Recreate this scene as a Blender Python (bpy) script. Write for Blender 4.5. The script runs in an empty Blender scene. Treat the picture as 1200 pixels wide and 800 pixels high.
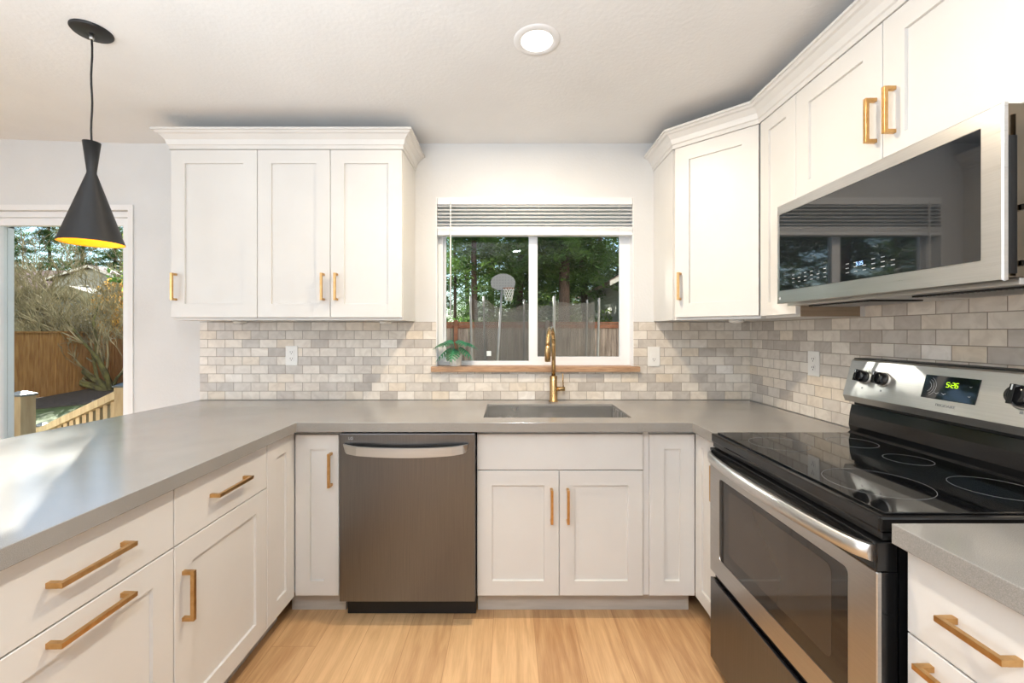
import bpy, bmesh, math, random
from mathutils import Vector, Matrix, noise
random.seed(7)
S = bpy.context.scene
COL = S.collection
# ------------------------------------------------------------------ camera, world, lights, exposure
F = 497.0; CX, CY = 596.0, 389.0; H = 1.32; D = 2.537
def P(x, y, d):                       # point of the place seen at pixel x,y and depth d
    return Vector(((x-CX)*d/F, d, H-(y-CY)*d/F))
cam = bpy.data.cameras.new('camera'); co = bpy.data.objects.new('camera', cam); COL.objects.link(co)
co.location = (0, 0, H); co.rotation_euler = (math.pi/2, 0, 0)
cam.sensor_width = 36; cam.lens = F/1200*36; cam.clip_start = .02; cam.clip_end = 300
cam.shift_x = (600-CX)/1200; cam.shift_y = -(400-CY)/1200
S.camera = co
S.view_settings.view_transform = 'Standard'; S.view_settings.look = 'None'
S.view_settings.exposure = 0.0; S.view_settings.gamma = 1; S.view_settings.use_curve_mapping = False
w = bpy.data.worlds.new('world'); S.world = w; w.use_nodes = True
nt = w.node_tree; bg = nt.nodes['Background']
sky = nt.nodes.new('ShaderNodeTexSky'); sky.sky_type = 'NISHITA'; sky.sun_disc = False
sky.sun_elevation = math.radians(30); sky.sun_rotation = math.radians(150); sky.dust_density = 1.5; sky.ozone_density = 1.2
nt.links.new(sky.outputs[0], bg.inputs[0]); bg.inputs[1].default_value = 0.36
def lamp(name, kind, loc, energy, color=(1, 1, 1), rot=(0, 0, 0), **k):
    l = bpy.data.lights.new(name, kind); l.energy = energy; l.color = color
    for a, b in k.items(): setattr(l, a, b)
    o = bpy.data.objects.new(name, l); COL.objects.link(o); o.location = loc; o.rotation_euler = rot
    return o
sd = Vector((.78, -1, -.60)).normalized()
sun = lamp('sun', 'SUN', (-8, 12, 8), 30, (1, .94, .86), angle=.012)
sun.rotation_euler = sd.to_track_quat('-Z', 'Y').to_euler()
lamp('rear_fill', 'AREA', (-3.1, -3.0, 1.15), 24, (.79, .89, 1), (math.radians(90), 0, 0), shape='RECTANGLE', size=3.4, size_y=2.0)  # added cool fill behind the camera; the rear wall has no window
lamp('left_fill', 'AREA', (-4.9, -1.8, 1.15), 80, (.80, .90, 1), (math.radians(90), 0, math.radians(-90)), shape='RECTANGLE', size=2.2, size_y=2.0)  # added side fill standing in for daylight; the left wall is solid
lamp('ceiling_bounce_fill', 'AREA', (-.8, -.2, 1.5), 76, (.82, .91, 1), (math.radians(180), 0, 0), shape='RECTANGLE', size=1.6, size_y=1.2)  # added upward light behind the camera to brighten the ceiling
# ------------------------------------------------------------------ helpers
def lin(c):
    return tuple(((v/255)/12.92 if v/255 <= .04045 else ((v/255+.055)/1.055)**2.4) for v in c) + (1,)
def mat(name, rgb, rough=.5, metal=0, spec=.5, **k):
    m = bpy.data.materials.new(name); m.use_nodes = True
    b = m.node_tree.nodes['Principled BSDF']
    b.inputs['Base Color'].default_value = lin(rgb); b.inputs['Roughness'].default_value = rough
    b.inputs['Metallic'].default_value = metal; b.inputs['Specular IOR Level'].default_value = spec
    for a, v in k.items(): b.inputs[a.replace('_', ' ')].default_value = v
    return m
def N(m, t, **k):
    n = m.node_tree.nodes.new(t)
    for a, v in k.items():
        if hasattr(n, a): setattr(n, a, v)
        else: n.inputs[a.replace('_', ' ')].default_value = v
    return n
def L(m, a, b): m.node_tree.links.new(a, b)
def BS(m): return m.node_tree.nodes['Principled BSDF']
def math_(m, op, a, b=None, c=None):
    n = m.node_tree.nodes.new('ShaderNodeMath'); n.operation = op
    for i, v in enumerate((a, b, c)):
        if v is None: continue
        if isinstance(v, (int, float)): n.inputs[i].default_value = v
        else: L(m, v, n.inputs[i])
    return n.outputs[0]
def mottle(m, c1, c2, scale=5, stretch=(1, 1, 1), bump=0, detail=4, lo=.3, hi=.7, bscale=None, rough=None):
    tc = N(m, 'ShaderNodeNewGeometry'); mp = N(m, 'ShaderNodeMapping'); mp.inputs['Scale'].default_value = stretch
    L(m, tc.outputs['Position'], mp.inputs['Vector'])
    nz = N(m, 'ShaderNodeTexNoise', Scale=scale, Detail=detail); L(m, mp.outputs[0], nz.inputs['Vector'])
    r = N(m, 'ShaderNodeValToRGB'); r.color_ramp.elements[0].position = lo; r.color_ramp.elements[1].position = hi
    r.color_ramp.elements[0].color = lin(c1); r.color_ramp.elements[1].color = lin(c2)
    L(m, nz.outputs['Fac'], r.inputs[0]); L(m, r.outputs[0], BS(m).inputs['Base Color'])
    if bump:
        if bscale:
            nz = N(m, 'ShaderNodeTexNoise', Scale=bscale, Detail=3); L(m, mp.outputs[0], nz.inputs['Vector'])
        b = N(m, 'ShaderNodeBump', Strength=bump, Distance=.01); L(m, nz.outputs['Fac'], b.inputs['Height'])
        L(m, b.outputs[0], BS(m).inputs['Normal'])
    if rough:
        mr = N(m, 'ShaderNodeMapRange'); mr.inputs['To Min'].default_value = rough[0]; mr.inputs['To Max'].default_value = rough[1]
        L(m, nz.outputs['Fac'], mr.inputs['Value']); L(m, mr.outputs[0], BS(m).inputs['Roughness'])
    return m
# ------------------------------------------------------------------ materials
M = {}
M['wall'] = mottle(mat('wall_paint', (214, 215, 215), .6), (211, 212, 212), (217, 218, 218), 3, bump=.10, bscale=90)
M['ceil'] = mottle(mat('ceiling_paint', (228, 228, 227), .75), (226, 226, 225), (231, 231, 230), 3, bump=.12, bscale=60)
M['cab'] = mottle(mat('white_lacquer', (214, 212, 208), .38), (212, 210, 206), (217, 215, 211), 4)
def slatm():
    m = mottle(mat('blind_slat_vinyl', (232, 234, 236), .4), (230, 232, 234), (235, 237, 238), 4)
    t = N(m, 'ShaderNodeBsdfTranslucent', Color=lin((235, 237, 238))); mx = N(m, 'ShaderNodeMixShader'); mx.inputs[0].default_value = .5
    L(m, BS(m).outputs[0], mx.inputs[1]); L(m, t.outputs[0], mx.inputs[2]); L(m, mx.outputs[0], m.node_tree.nodes['Material Output'].inputs[0]); return m
M['slat'] = slatm()
M['trim'] = mottle(mat('trim_paint', (230, 230, 230), .4), (228, 228, 228), (233, 233, 233), 4)
M['vinyl'] = mottle(mat('white_vinyl', (232, 234, 236), .35), (230, 232, 234), (235, 237, 238), 4)
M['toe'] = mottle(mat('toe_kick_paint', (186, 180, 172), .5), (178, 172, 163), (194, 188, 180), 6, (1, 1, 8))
M['pull'] = mottle(mat('brushed_gold', (196, 152, 92), .3, 1), (196, 154, 98), (214, 174, 120), 60, (1, 1, 1), rough=(.25, .4))
M['brass'] = mottle(mat('brushed_brass', (190, 160, 115), .24, 1), (180, 150, 104), (200, 170, 124), 50, rough=(.2, .32))
M['steel'] = mottle(mat('brushed_steel', (200, 198, 194), .3, 1), (204, 203, 201), (212, 211, 209), 5, (1, 1, 60), rough=(.33, .38))
M['steelh'] = mottle(mat('brushed_steel_across', (190, 188, 184), .3, 1), (196, 195, 193), (204, 203, 201), 5, (1, 1, 60), rough=(.26, .31))
M['dwsteel'] = mottle(mat('dark_brushed_steel', (150, 143, 136), .33, 1), (112, 113, 115), (121, 121, 122), 5, (60, 60, 1), rough=(.30, .34))
M['sink'] = mottle(mat('sink_steel', (188, 186, 182), .3, 1), (212, 211, 209), (222, 221, 219), 5, (1, 40, 1), rough=(.24, .3))
M['bglass'] = mottle(mat('black_glass', (10, 11, 13), .04, spec=.7), (8, 9, 10), (13, 14, 16), 3)
M['mwglass'] = mottle(mat('tinted_door_glass', (24, 27, 31), .03, spec=1.0), (22, 25, 29), (27, 30, 34), 3)
M['blackp'] = mottle(mat('black_enamel', (16, 16, 17), .16), (14, 14, 15), (20, 20, 21), 5)
M['blackm'] = mottle(mat('matt_black', (18, 19, 21), .5), (15, 16, 18), (21, 22, 24), 20)
M['ovenglass'] = mottle(mat('brown_oven_glass', (34, 29, 25), .05, spec=.55), (32, 27, 23), (37, 32, 28), 3)
M['innerglass'] = mottle(mat('inner_oven_glass', (62, 53, 44), .06, spec=.5), (58, 49, 40), (66, 57, 48), 3)
M['doorsteel'] = mottle(mat('oven_door_steel', (160, 156, 151), .3, 1), (180, 178, 175), (188, 186, 183), 5, (1, 1, 60), rough=(.27, .32))
M['bronze'] = mottle(mat('dark_mirror_steel', (118, 108, 94), .12, 1), (112, 102, 88), (124, 114, 100), 8)
M['knob'] = mottle(mat('black_knob_plastic', (18, 18, 20), .12), (14, 14, 16), (22, 22, 24), 9)
M['gold'] = mottle(mat('gold_leaf_lining', (250, 196, 40), .35, .2), (244, 184, 34), (255, 204, 52), 25)
M['white'] = mottle(mat('white_plastic', (232, 230, 224), .4), (230, 228, 222), (235, 233, 228), 4)
M['dark'] = mottle(mat('dark_slot', (30, 28, 26), .6), (26, 24, 22), (34, 32, 30), 9)
M['sillw'] = mottle(mat('sill_wood', (176, 138, 104), .5), (150, 112, 82), (196, 160, 126), 8, (2, 30, 30))
M['pot'] = mottle(mat('white_ceramic', (226, 224, 218), .4), (222, 220, 214), (230, 228, 222), 9)
M['leaf'] = mottle(mat('monstera_leaf', (36, 104, 66), .4), (24, 84, 50), (62, 138, 92), 30)
M['soil'] = mottle(mat('potting_soil', (50, 38, 28), .9), (36, 26, 18), (66, 50, 38), 90, bump=.5)
M['print'] = mottle(mat('grey_print', (120, 122, 124), .5), (112, 114, 116), (128, 130, 132), 9)
M['lprint'] = mottle(mat('pale_print', (190, 194, 198), .5), (184, 188, 192), (196, 200, 204), 9)
M['undershade'] = mottle(mat('painted_underside_shade', (150, 130, 106), .7), (140, 120, 98), (160, 140, 116), 6, (1, 1, 20))  # shade under the cabinet run painted as a tan brown
M['ring'] = mottle(mat('burner_print', (118, 120, 122), .3), (110, 112, 114), (126, 128, 130), 9)
def emis(name, rgb, s):
    m = mat(name, rgb, .5); BS(m).inputs['Emission Color'].default_value = lin(rgb); BS(m).inputs['Emission Strength'].default_value = s
    return mottle(m, rgb, tuple(min(255, v+6) for v in rgb), 4)
M['green'] = emis('green_digits', (180, 232, 20), .9)
M['blue'] = emis('blue_digits', (150, 190, 255), 1.1)
M['lens'] = emis('lit_lens', (255, 250, 240), 2.5)
# quartz worktop
def quartz():
    m = mat('grey_quartz', (150, 146, 140), .16, spec=.8)
    g = N(m, 'ShaderNodeNewGeometry')
    v = N(m, 'ShaderNodeTexNoise', Scale=800, Detail=2); L(m, g.outputs['Position'], v.inputs['Vector'])
    n = N(m, 'ShaderNodeTexNoise', Scale=5, Detail=4); L(m, g.outputs['Position'], n.inputs['Vector'])
    r = N(m, 'ShaderNodeValToRGB'); r.color_ramp.elements[0].position = .3; r.color_ramp.elements[1].position = .72
    r.color_ramp.elements[0].color = lin((136, 133, 128)); r.color_ramp.elements[1].color = lin((170, 166, 160))
    L(m, v.outputs['Fac'], r.inputs[0])
    mx = N(m, 'ShaderNodeMixRGB', blend_type='MULTIPLY'); mx.inputs[0].default_value = .25
    L(m, r.outputs[0], mx.inputs[1]); L(m, n.outputs['Fac'], mx.inputs[2]); L(m, mx.outputs[0], BS(m).inputs['Base Color'])
    return m
M['quartz'] = quartz()
# subway tile; axis 0 runs along x, axis 1 along y
def tile(axis, u0):
    m = mat('marble_tile_%s' % ('back' if axis == 0 else 'side'), (200, 192, 182), .3)
    g = N(m, 'ShaderNodeNewGeometry'); sp = N(m, 'ShaderNodeSeparateXYZ'); L(m, g.outputs['Position'], sp.inputs[0])
    W, Hh = .1027, .0515
    u = math_(m, 'DIVIDE', math_(m, 'SUBTRACT', sp.outputs[axis], u0), W)
    v = math_(m, 'DIVIDE', math_(m, 'SUBTRACT', sp.outputs[2], .9165), Hh)
    row = math_(m, 'FLOOR', v)
    odd = math_(m, 'MODULO', math_(m, 'ADD', row, 100), 2)
    u2 = math_(m, 'ADD', u, math_(m, 'MULTIPLY', odd, .5))
    colm = math_(m, 'FLOOR', u2)
    fu = math_(m, 'SUBTRACT', u2, colm); fv = math_(m, 'SUBTRACT', v, row)
    eu = math_(m, 'MULTIPLY', math_(m, 'MINIMUM', fu, math_(m, 'SUBTRACT', 1, fu)), W)
    ev = math_(m, 'MULTIPLY', math_(m, 'MINIMUM', fv, math_(m, 'SUBTRACT', 1, fv)), Hh)
    e = math_(m, 'MINIMUM', eu, ev)
    mask = N(m, 'ShaderNodeMapRange'); mask.inputs['From Min'].default_value = .0008; mask.inputs['From Max'].default_value = .0018
    L(m, e, mask.inputs['Value'])
    cb = N(m, 'ShaderNodeCombineXYZ'); L(m, colm, cb.inputs[0]); L(m, row, cb.inputs[1]); cb.inputs[2].default_value = axis*7.3+.5
    wn = N(m, 'ShaderNodeTexWhiteNoise'); L(m, cb.outputs[0], wn.inputs['Vector'])
    r = N(m, 'ShaderNodeValToRGB'); els = r.color_ramp.elements
    els[0].position = 0; els[0].color = lin((186, 178, 169)); els[1].position = 1; els[1].color = lin((236, 231, 224))
    for p, c in ((.18, (204, 197, 188)), (.4, (218, 210, 199)), (.7, (229, 222, 211)), (.85, (222, 209, 190))):
        x = els.new(p); x.color = lin(c)
    L(m, wn.outputs['Value'], r.inputs[0])
    off = N(m, 'ShaderNodeVectorMath', operation='MULTIPLY_ADD'); L(m, wn.outputs['Color'], off.inputs[0]); off.inputs[1].default_value = (9, 9, 9)
    L(m, g.outputs['Position'], off.inputs[2])
    nz = N(m, 'ShaderNodeTexNoise', Scale=16, Detail=6, Distortion=1.2); L(m, off.outputs[0], nz.inputs['Vector'])
    nr = N(m, 'ShaderNodeValToRGB'); nr.color_ramp.elements[0].position = .35; nr.color_ramp.elements[0].color = (.80, .78, .76, 1)
    nr.color_ramp.elements[1].position = .6; nr.color_ramp.elements[1].color = (1, 1, 1, 1); L(m, nz.outputs['Fac'], nr.inputs[0])
    mx = N(m, 'ShaderNodeMixRGB', blend_type='MULTIPLY'); mx.inputs[0].default_value = .7
    L(m, r.outputs[0], mx.inputs[1]); L(m, nr.outputs[0], mx.inputs[2])
    fin = N(m, 'ShaderNodeMixRGB'); fin.inputs[1].default_value = lin((150, 138, 124)); L(m, mask.outputs[0], fin.inputs[0]); L(m, mx.outputs[0], fin.inputs[2])
    L(m, fin.outputs[0], BS(m).inputs['Base Color'])
    ro = N(m, 'ShaderNodeMapRange'); ro.inputs['To Min'].default_value = .8; ro.inputs['To Max'].default_value = .3
    L(m, mask.outputs[0], ro.inputs['Value']); L(m, ro.outputs[0], BS(m).inputs['Roughness'])
    b = N(m, 'ShaderNodeBump', Strength=.6, Distance=.0015); L(m, mask.outputs[0], b.inputs['Height']); L(m, b.outputs[0], BS(m).inputs['Normal'])
    return m
# tile phase: vertical joint of the bottom row at x pixel 244.7
M['tileb'] = tile(0, (244.7-CX)*D/F); M['tiles'] = tile(1, D-.03)
def oak():
    m = mat('oak_plank_floor', (205, 160, 112), .38)
    g = N(m, 'ShaderNodeNewGeometry'); sp = N(m, 'ShaderNodeSeparateXYZ'); L(m, g.outputs['Position'], sp.inputs[0])
    u = math_(m, 'DIVIDE', math_(m, 'ADD', sp.outputs[0], .07), .185); col = math_(m, 'FLOOR', u); fu = math_(m, 'SUBTRACT', u, col)
    cb = N(m, 'ShaderNodeCombineXYZ'); L(m, col, cb.inputs[0]); wn = N(m, 'ShaderNodeTexWhiteNoise'); L(m, cb.outputs[0], wn.inputs['Vector'])
    v = math_(m, 'ADD', math_(m, 'DIVIDE', sp.outputs[1], 1.22), math_(m, 'MULTIPLY', wn.outputs['Value'], 5)); rw = math_(m, 'FLOOR', v); fv = math_(m, 'SUBTRACT', v, rw)
    e = math_(m, 'MINIMUM', math_(m, 'MULTIPLY', math_(m, 'MINIMUM', fu, math_(m, 'SUBTRACT', 1, fu)), .185), math_(m, 'MULTIPLY', math_(m, 'MINIMUM', fv, math_(m, 'SUBTRACT', 1, fv)), 1.22))
    mask = N(m, 'ShaderNodeMapRange'); mask.inputs['From Min'].default_value = .0003; mask.inputs['From Max'].default_value = .0014; L(m, e, mask.inputs['Value'])
    c2 = N(m, 'ShaderNodeCombineXYZ'); L(m, col, c2.inputs[0]); L(m, rw, c2.inputs[1]); w2 = N(m, 'ShaderNodeTexWhiteNoise'); L(m, c2.outputs[0], w2.inputs['Vector'])
    off = N(m, 'ShaderNodeVectorMath', operation='MULTIPLY_ADD'); L(m, w2.outputs['Color'], off.inputs[0]); off.inputs[1].default_value = (5, 5, 5); L(m, g.outputs['Position'], off.inputs[2])
    mp = N(m, 'ShaderNodeMapping'); mp.inputs['Scale'].default_value = (14, 1.3, 1); L(m, off.outputs[0], mp.inputs[0])
    n1 = N(m, 'ShaderNodeTexNoise', Scale=1.6, Detail=7, Distortion=1.0); L(m, mp.outputs[0], n1.inputs['Vector'])
    mp2 = N(m, 'ShaderNodeMapping'); mp2.inputs['Scale'].default_value = (90, 4, 1); L(m, off.outputs[0], mp2.inputs[0])
    n2 = N(m, 'ShaderNodeTexNoise', Scale=3, Detail=4); L(m, mp2.outputs[0], n2.inputs['Vector'])
    s = math_(m, 'ADD', math_(m, 'MULTIPLY', n1.outputs['Fac'], .6), math_(m, 'ADD', math_(m, 'MULTIPLY', n2.outputs['Fac'], .25), math_(m, 'MULTIPLY', w2.outputs['Value'], .22)))
    r = N(m, 'ShaderNodeValToRGB'); r.color_ramp.elements[0].position = .32; r.color_ramp.elements[0].color = lin((172, 128, 86))
    r.color_ramp.elements[1].position = .72; r.color_ramp.elements[1].color = lin((222, 182, 134)); L(m, s, r.inputs[0])
    fin = N(m, 'ShaderNodeMixRGB'); fin.inputs[1].default_value = lin((170, 124, 82)); L(m, mask.outputs[0], fin.inputs[0]); L(m, r.outputs[0], fin.inputs[2]); L(m, fin.outputs[0], BS(m).inputs['Base Color'])
    b = N(m, 'ShaderNodeBump', Strength=.25, Distance=.002); L(m, n2.outputs['Fac'], b.inputs['Height']); L(m, b.outputs[0], BS(m).inputs['Normal'])
    return m
M['oak'] = oak()
def glass():
    m = bpy.data.materials.new('window_glass'); m.use_nodes = True; t = m.node_tree; t.nodes.remove(BS(m))
    o = t.nodes['Material Output']; tr = N(m, 'ShaderNodeBsdfTransparent'); gl = N(m, 'ShaderNodeBsdfGlossy'); gl.inputs['Roughness'].default_value = 0
    tr.inputs[0].default_value = (.94, .96, .95, 1)
    lw = N(m, 'ShaderNodeLayerWeight', Blend=.5); mx = N(m, 'ShaderNodeMixShader')
    L(m, math_(m, 'MULTIPLY_ADD', math_(m, 'POWER', lw.outputs['Facing'], 4), .35, .012), mx.inputs[0]); L(m, tr.outputs[0], mx.inputs[1]); L(m, gl.outputs[0], mx.inputs[2]); L(m, mx.outputs[0], o.inputs[0])
    return m
M['glass'] = glass()
def foliage(name, c1, c2, sc=1.2):
    m = mat(name, c1, .7); mottle(m, c1, c2, sc)
    t = N(m, 'ShaderNodeBsdfTranslucent'); mx = N(m, 'ShaderNodeMixShader'); mx.inputs[0].default_value = .35
    r = [n for n in m.node_tree.nodes if n.type == 'VALTORGB'][0]; L(m, r.outputs[0], t.inputs[0])
    o = m.node_tree.nodes['Material Output']; L(m, BS(m).outputs[0], mx.inputs[1]); L(m, t.outputs[0], mx.inputs[2]); L(m, mx.outputs[0], o.inputs[0])
    return m
M['fir'] = foliage('fir_needles', (44, 76, 38), (112, 146, 70))
M['fir2'] = foliage('cedar_foliage', (78, 112, 52), (158, 172, 88))
M['yellow'] = foliage('autumn_leaves', (150, 110, 50), (196, 160, 84), 3)
M['bark'] = mottle(mat('tree_bark', (80, 62, 52), .9), (54, 42, 36), (98, 78, 66), 6, (6, 6, 1), bump=.6)
M['moss'] = mottle(mat('mossy_bark', (120, 112, 84), .9), (78, 72, 46), (166, 156, 124), 3)
M['mossd'] = mottle(mat('dark_mossy_limbs', (72, 70, 40), .9), (50, 46, 30), (104, 104, 58), 5)
M['cedar'] = mottle(mat('new_cedar_boards', (176, 128, 70), .8), (150, 100, 48), (196, 150, 88), 3, (5, 5, .8))
M['oldf'] = mottle(mat('weathered_boards', (140, 122, 106), .85), (104, 88, 76), (164, 146, 130), 3, (7, 7, .7))
M['capr'] = mottle(mat('stained_fence_rail', (128, 78, 50), .8), (104, 60, 38), (150, 96, 64), 5)
M['deck'] = mottle(mat('deck_post_wood', (176, 150, 112), .7), (156, 130, 94), (196, 172, 134), 4, (6, 6, 1))
M['pcap'] = mottle(mat('dark_post_cap', (70, 76, 78), .4), (60, 66, 68), (84, 90, 92), 8)
M['grass'] = mottle(mat('lawn_grass', (70, 92, 40), .9), (48, 66, 28), (96, 116, 56), 6, bump=.5)
M['mulch'] = mottle(mat('dark_mulch', (52, 46, 42), .95), (34, 30, 28), (82, 74, 68), 14, bump=.8)
M['siding'] = mottle(mat('grey_siding', (118, 120, 112), .8), (108, 110, 102), (128, 130, 122), 2, (.5, .5, 9))
M['siding2'] = mottle(mat('pale_siding', (150, 150, 142), .8), (140, 140, 132), (160, 160, 152), 2, (.5, .5, 9))
M['roof'] = mottle(mat('roof_shingle', (150, 126, 112), .9), (128, 104, 92), (170, 148, 134), 5)
M['roofg'] = mottle(mat('mossy_roof_shingle', (120, 118, 92), .9), (98, 96, 72), (146, 142, 116), 4)
M['fascia'] = mottle(mat('white_fascia', (214, 210, 200), .7), (206, 202, 192), (222, 218, 208), 5)
M['tpole'] = mottle(mat('galvanised_pole', (140, 136, 128), .5), (130, 126, 118), (150, 146, 138), 8)
M['tmat'] = mottle(mat('trampoline_mat', (24, 30, 30), .8), (20, 26, 26), (30, 36, 36), 8)
def netmat():
    m = mat('enclosure_netting', (110, 104, 96), .9); mottle(m, (100, 94, 86), (122, 116, 108), 5)
    tr = N(m, 'ShaderNodeBsdfTransparent'); mx = N(m, 'ShaderNodeMixShader'); mx.inputs[0].default_value = .42
    L(m, tr.outputs[0], mx.inputs[1]); L(m, BS(m).outputs[0], mx.inputs[2]); L(m, mx.outputs[0], m.node_tree.nodes['Material Output'].inputs[0])
    return m
M['net'] = netmat()
def board():
    m = mat('dotted_backboard', (150, 150, 150), .5); g = N(m, 'ShaderNodeNewGeometry')
    v = N(m, 'ShaderNodeTexVoronoi', Scale=19, Randomness=0.0); L(m, g.outputs['Position'], v.inputs['Vector'])
    r = N(m, 'ShaderNodeValToRGB'); r.color_ramp.elements[0].position = .25; r.color_ramp.elements[0].color = lin((60, 60, 60)); r.color_ramp.elements[1].position = .4; r.color_ramp.elements[1].color = lin((118, 117, 115))
    L(m, v.outputs['Distance'], r.inputs[0]); L(m, r.outputs[0], BS(m).inputs['Base Color']); return m
M['board'] = board()
# ------------------------------------------------------------------ mesh builder
class MB:
    def __init__(s): s.bm = bmesh.new(); s.mi = 0
    def _f(s, vs, smooth=False):
        try:
            f = s.bm.faces.new(vs); f.material_index = s.mi; f.smooth = smooth; return f
        except ValueError: return None
    def box(s, x0, x1, y0, y1, z0, z1, bev=0):
        x0, x1 = sorted((x0, x1)); y0, y1 = sorted((y0, y1)); z0, z1 = sorted((z0, z1))
        return s.obox(Vector(((x0+x1)/2, (y0+y1)/2, (z0+z1)/2)), (Vector((1, 0, 0)), Vector((0, 1, 0)), Vector((0, 0, 1))), ((x1-x0)/2, (y1-y0)/2, (z1-z0)/2), bev)
    def obox(s, c, ax, h, bev=0):
        vs = [s.bm.verts.new(c+ax[0]*h[0]*i+ax[1]*h[1]*j+ax[2]*h[2]*k) for i in (-1, 1) for j in (-1, 1) for k in (-1, 1)]
        fs = [s._f([vs[a] for a in q]) for q in ((0, 1, 3, 2), (4, 6, 7, 5), (0, 4, 5, 1), (2, 3, 7, 6), (0, 2, 6, 4), (1, 5, 7, 3))]
        if bev:
            es = list({e for f in fs for e in f.edges})
            r = bmesh.ops.bevel(s.bm, geom=es, offset=bev, segments=2, affect='EDGES', profile=.6)
            for f in r['faces']: f.material_index = s.mi
        return s
    def tube(s, pts, r, n=8, caps=True, smooth=True, closed=False):
        pts = [Vector(p) for p in pts]; rs = r if isinstance(r, (list, tuple)) else [r]*len(pts)
        rings = []; up = None
        for i, p in enumerate(pts):
            if closed: t = pts[(i+1) % len(pts)]-pts[i-1]
            else: t = pts[min(i+1, len(pts)-1)]-pts[max(i-1, 0)]
            t.normalize()
            if up is None: up = Vector((0, 0, 1)) if abs(t.z) < .9 else Vector((0, 1, 0))
            a = t.cross(up).normalized(); b = a.cross(t).normalized(); up = b
            rings.append([s.bm.verts.new(p+(a*math.cos(2*math.pi*k/n)+b*math.sin(2*math.pi*k/n))*rs[i]) for k in range(n)])
        m = len(rings)
        for i in range(m if closed else m-1):
            A, B = rings[i], rings[(i+1) % m]
            for k in range(n): s._f([A[k], A[(k+1) % n], B[(k+1) % n], B[k]], smooth)
        if caps and not closed: s._f(rings[0][::-1]); s._f(rings[-1])
        return s
    def lathe(s, c, prof, n=32, ax=(0, 0, 1), cap0=True, cap1=True, smooth=True):
        ax = Vector(ax).normalized(); u = ax.orthogonal().normalized(); v = ax.cross(u); c = Vector(c)
        rings = [[s.bm.verts.new(c+ax*z+(u*math.cos(2*math.pi*k/n)+v*math.sin(2*math.pi*k/n))*r) for k in range(n)] for r, z in prof]
        for A, B in zip(rings, rings[1:]):
            for k in range(n): s._f([A[k], A[(k+1) % n], B[(k+1) % n], B[k]], smooth)
        if cap0: s._f(rings[0][::-1])
        if cap1: s._f(rings[-1])
        return s
    def prism(s, poly, vec, smooth=False):         # poly: list of Vectors, vec: extrusion
        A = [s.bm.verts.new(Vector(p)) for p in poly]; B = [s.bm.verts.new(Vector(p)+Vector(vec)) for p in poly]
        s._f(A[::-1]); s._f(B)
        for i in range(len(A)): s._f([A[i], A[(i+1) % len(A)], B[(i+1) % len(A)], B[i]], smooth)
        return s
    def strip(s, rings, closed=False, smooth=False):
        R = [[s.bm.verts.new(Vector(p)) for p in r] for r in rings]
        for A, B in zip(R, R[1:]):
            k = len(A)
            for i in range(k if closed else k-1): s._f([A[i], A[(i+1) % k], B[(i+1) % k], B[i]], smooth)
        return R
    def bevel(s, off, seg=2, ang=30):
        es = [e for e in s.bm.edges if len(e.link_faces) == 2 and e.calc_face_angle(0) > math.radians(ang)]
        bmesh.ops.bevel(s.bm, geom=es, offset=off, segments=seg, affect='EDGES', profile=.5, clamp_overlap=True); return s
    def build(s, name, m, parent=None, loc=None, recalc=True, offset=None):
        if recalc: bmesh.ops.recalc_face_normals(s.bm, faces=s.bm.faces)
        me = bpy.data.meshes.new(name)
        if parent is not None: base = Vector(parent['_o'])
        else: base = Vector(loc) if loc is not None else Vector((0, 0, 0))
        s.bm.transform(Matrix.Translation(-base)); s.bm.to_mesh(me); s.bm.free()
        for q in (m if isinstance(m, (list, tuple)) else [m]): me.materials.append(M[q])
        o = bpy.data.objects.new(name, me); COL.objects.link(o); o['_o'] = tuple(base)
        if parent is not None: o.parent = parent
        else: o.location = base
        return o
def tag(o, label=None, cat=None, group=None, kind=None):
    if label: o['label'] = label
    if cat: o['category'] = cat
    if group: o['group'] = group
    if kind: o['kind'] = kind
    return o
def thing(name, label, cat, loc=(0, 0, 0), group=None, kind=None):
    o = bpy.data.objects.new(name, None); COL.objects.link(o); o.location = loc; o['_o'] = tuple(loc); o.empty_display_size = .05
    return tag(o, label, cat, group, kind)
def V(*a): return Vector(a)
X_, Y_, Z_ = V(1, 0, 0), V(0, 1, 0), V(0, 0, 1)
# a shaker or slab front: o = lower corner on the back plane, u across, n outward
def front(o, u, n, wd, ht, th=.019, rail=.068, slab=False, rec=.009, bev=.0016):
    b = MB(); o = Vector(o); u = Vector(u); n = Vector(n)
    def lp(a0, a1, c0, c1, t): return [o+u*a0+Z_*c0+n*t, o+u*a1+Z_*c0+n*t, o+u*a1+Z_*c1+n*t, o+u*a0+Z_*c1+n*t]
    rings = [lp(0, wd, 0, ht, 0), lp(0, wd, 0, ht, th-bev), lp(bev, wd-bev, bev, ht-bev, th)]
    if not slab:
        r = rail
        rings += [lp(r, wd-r, r, ht-r, th), lp(r+.001, wd-r-.001, r+.001, ht-r-.001, th-rec)]
    R = b.strip(rings, closed=True); b._f(R[0][::-1]); b._f(R[-1])
    return b
def pull(parent, a, b_, n, off=.03, t=.0055):
    a = Vector(a); b_ = Vector(b_); n = Vector(n); ax = (b_-a).normalized(); c = ax.cross(n).normalized(); L_ = (b_-a).length
    m = MB(); m.obox((a+b_)/2+n*off, (ax, n, c), (L_/2, t, t*1.05), .0008)
    for e, sg in ((a, 1), (b_, -1)):
        m.obox(e+ax*sg*t+n*(off-t)/2, (ax, n, c), (t, (off-t)/2+.0004, t*1.05))
    return m.build('pull', 'pull', parent)
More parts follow.
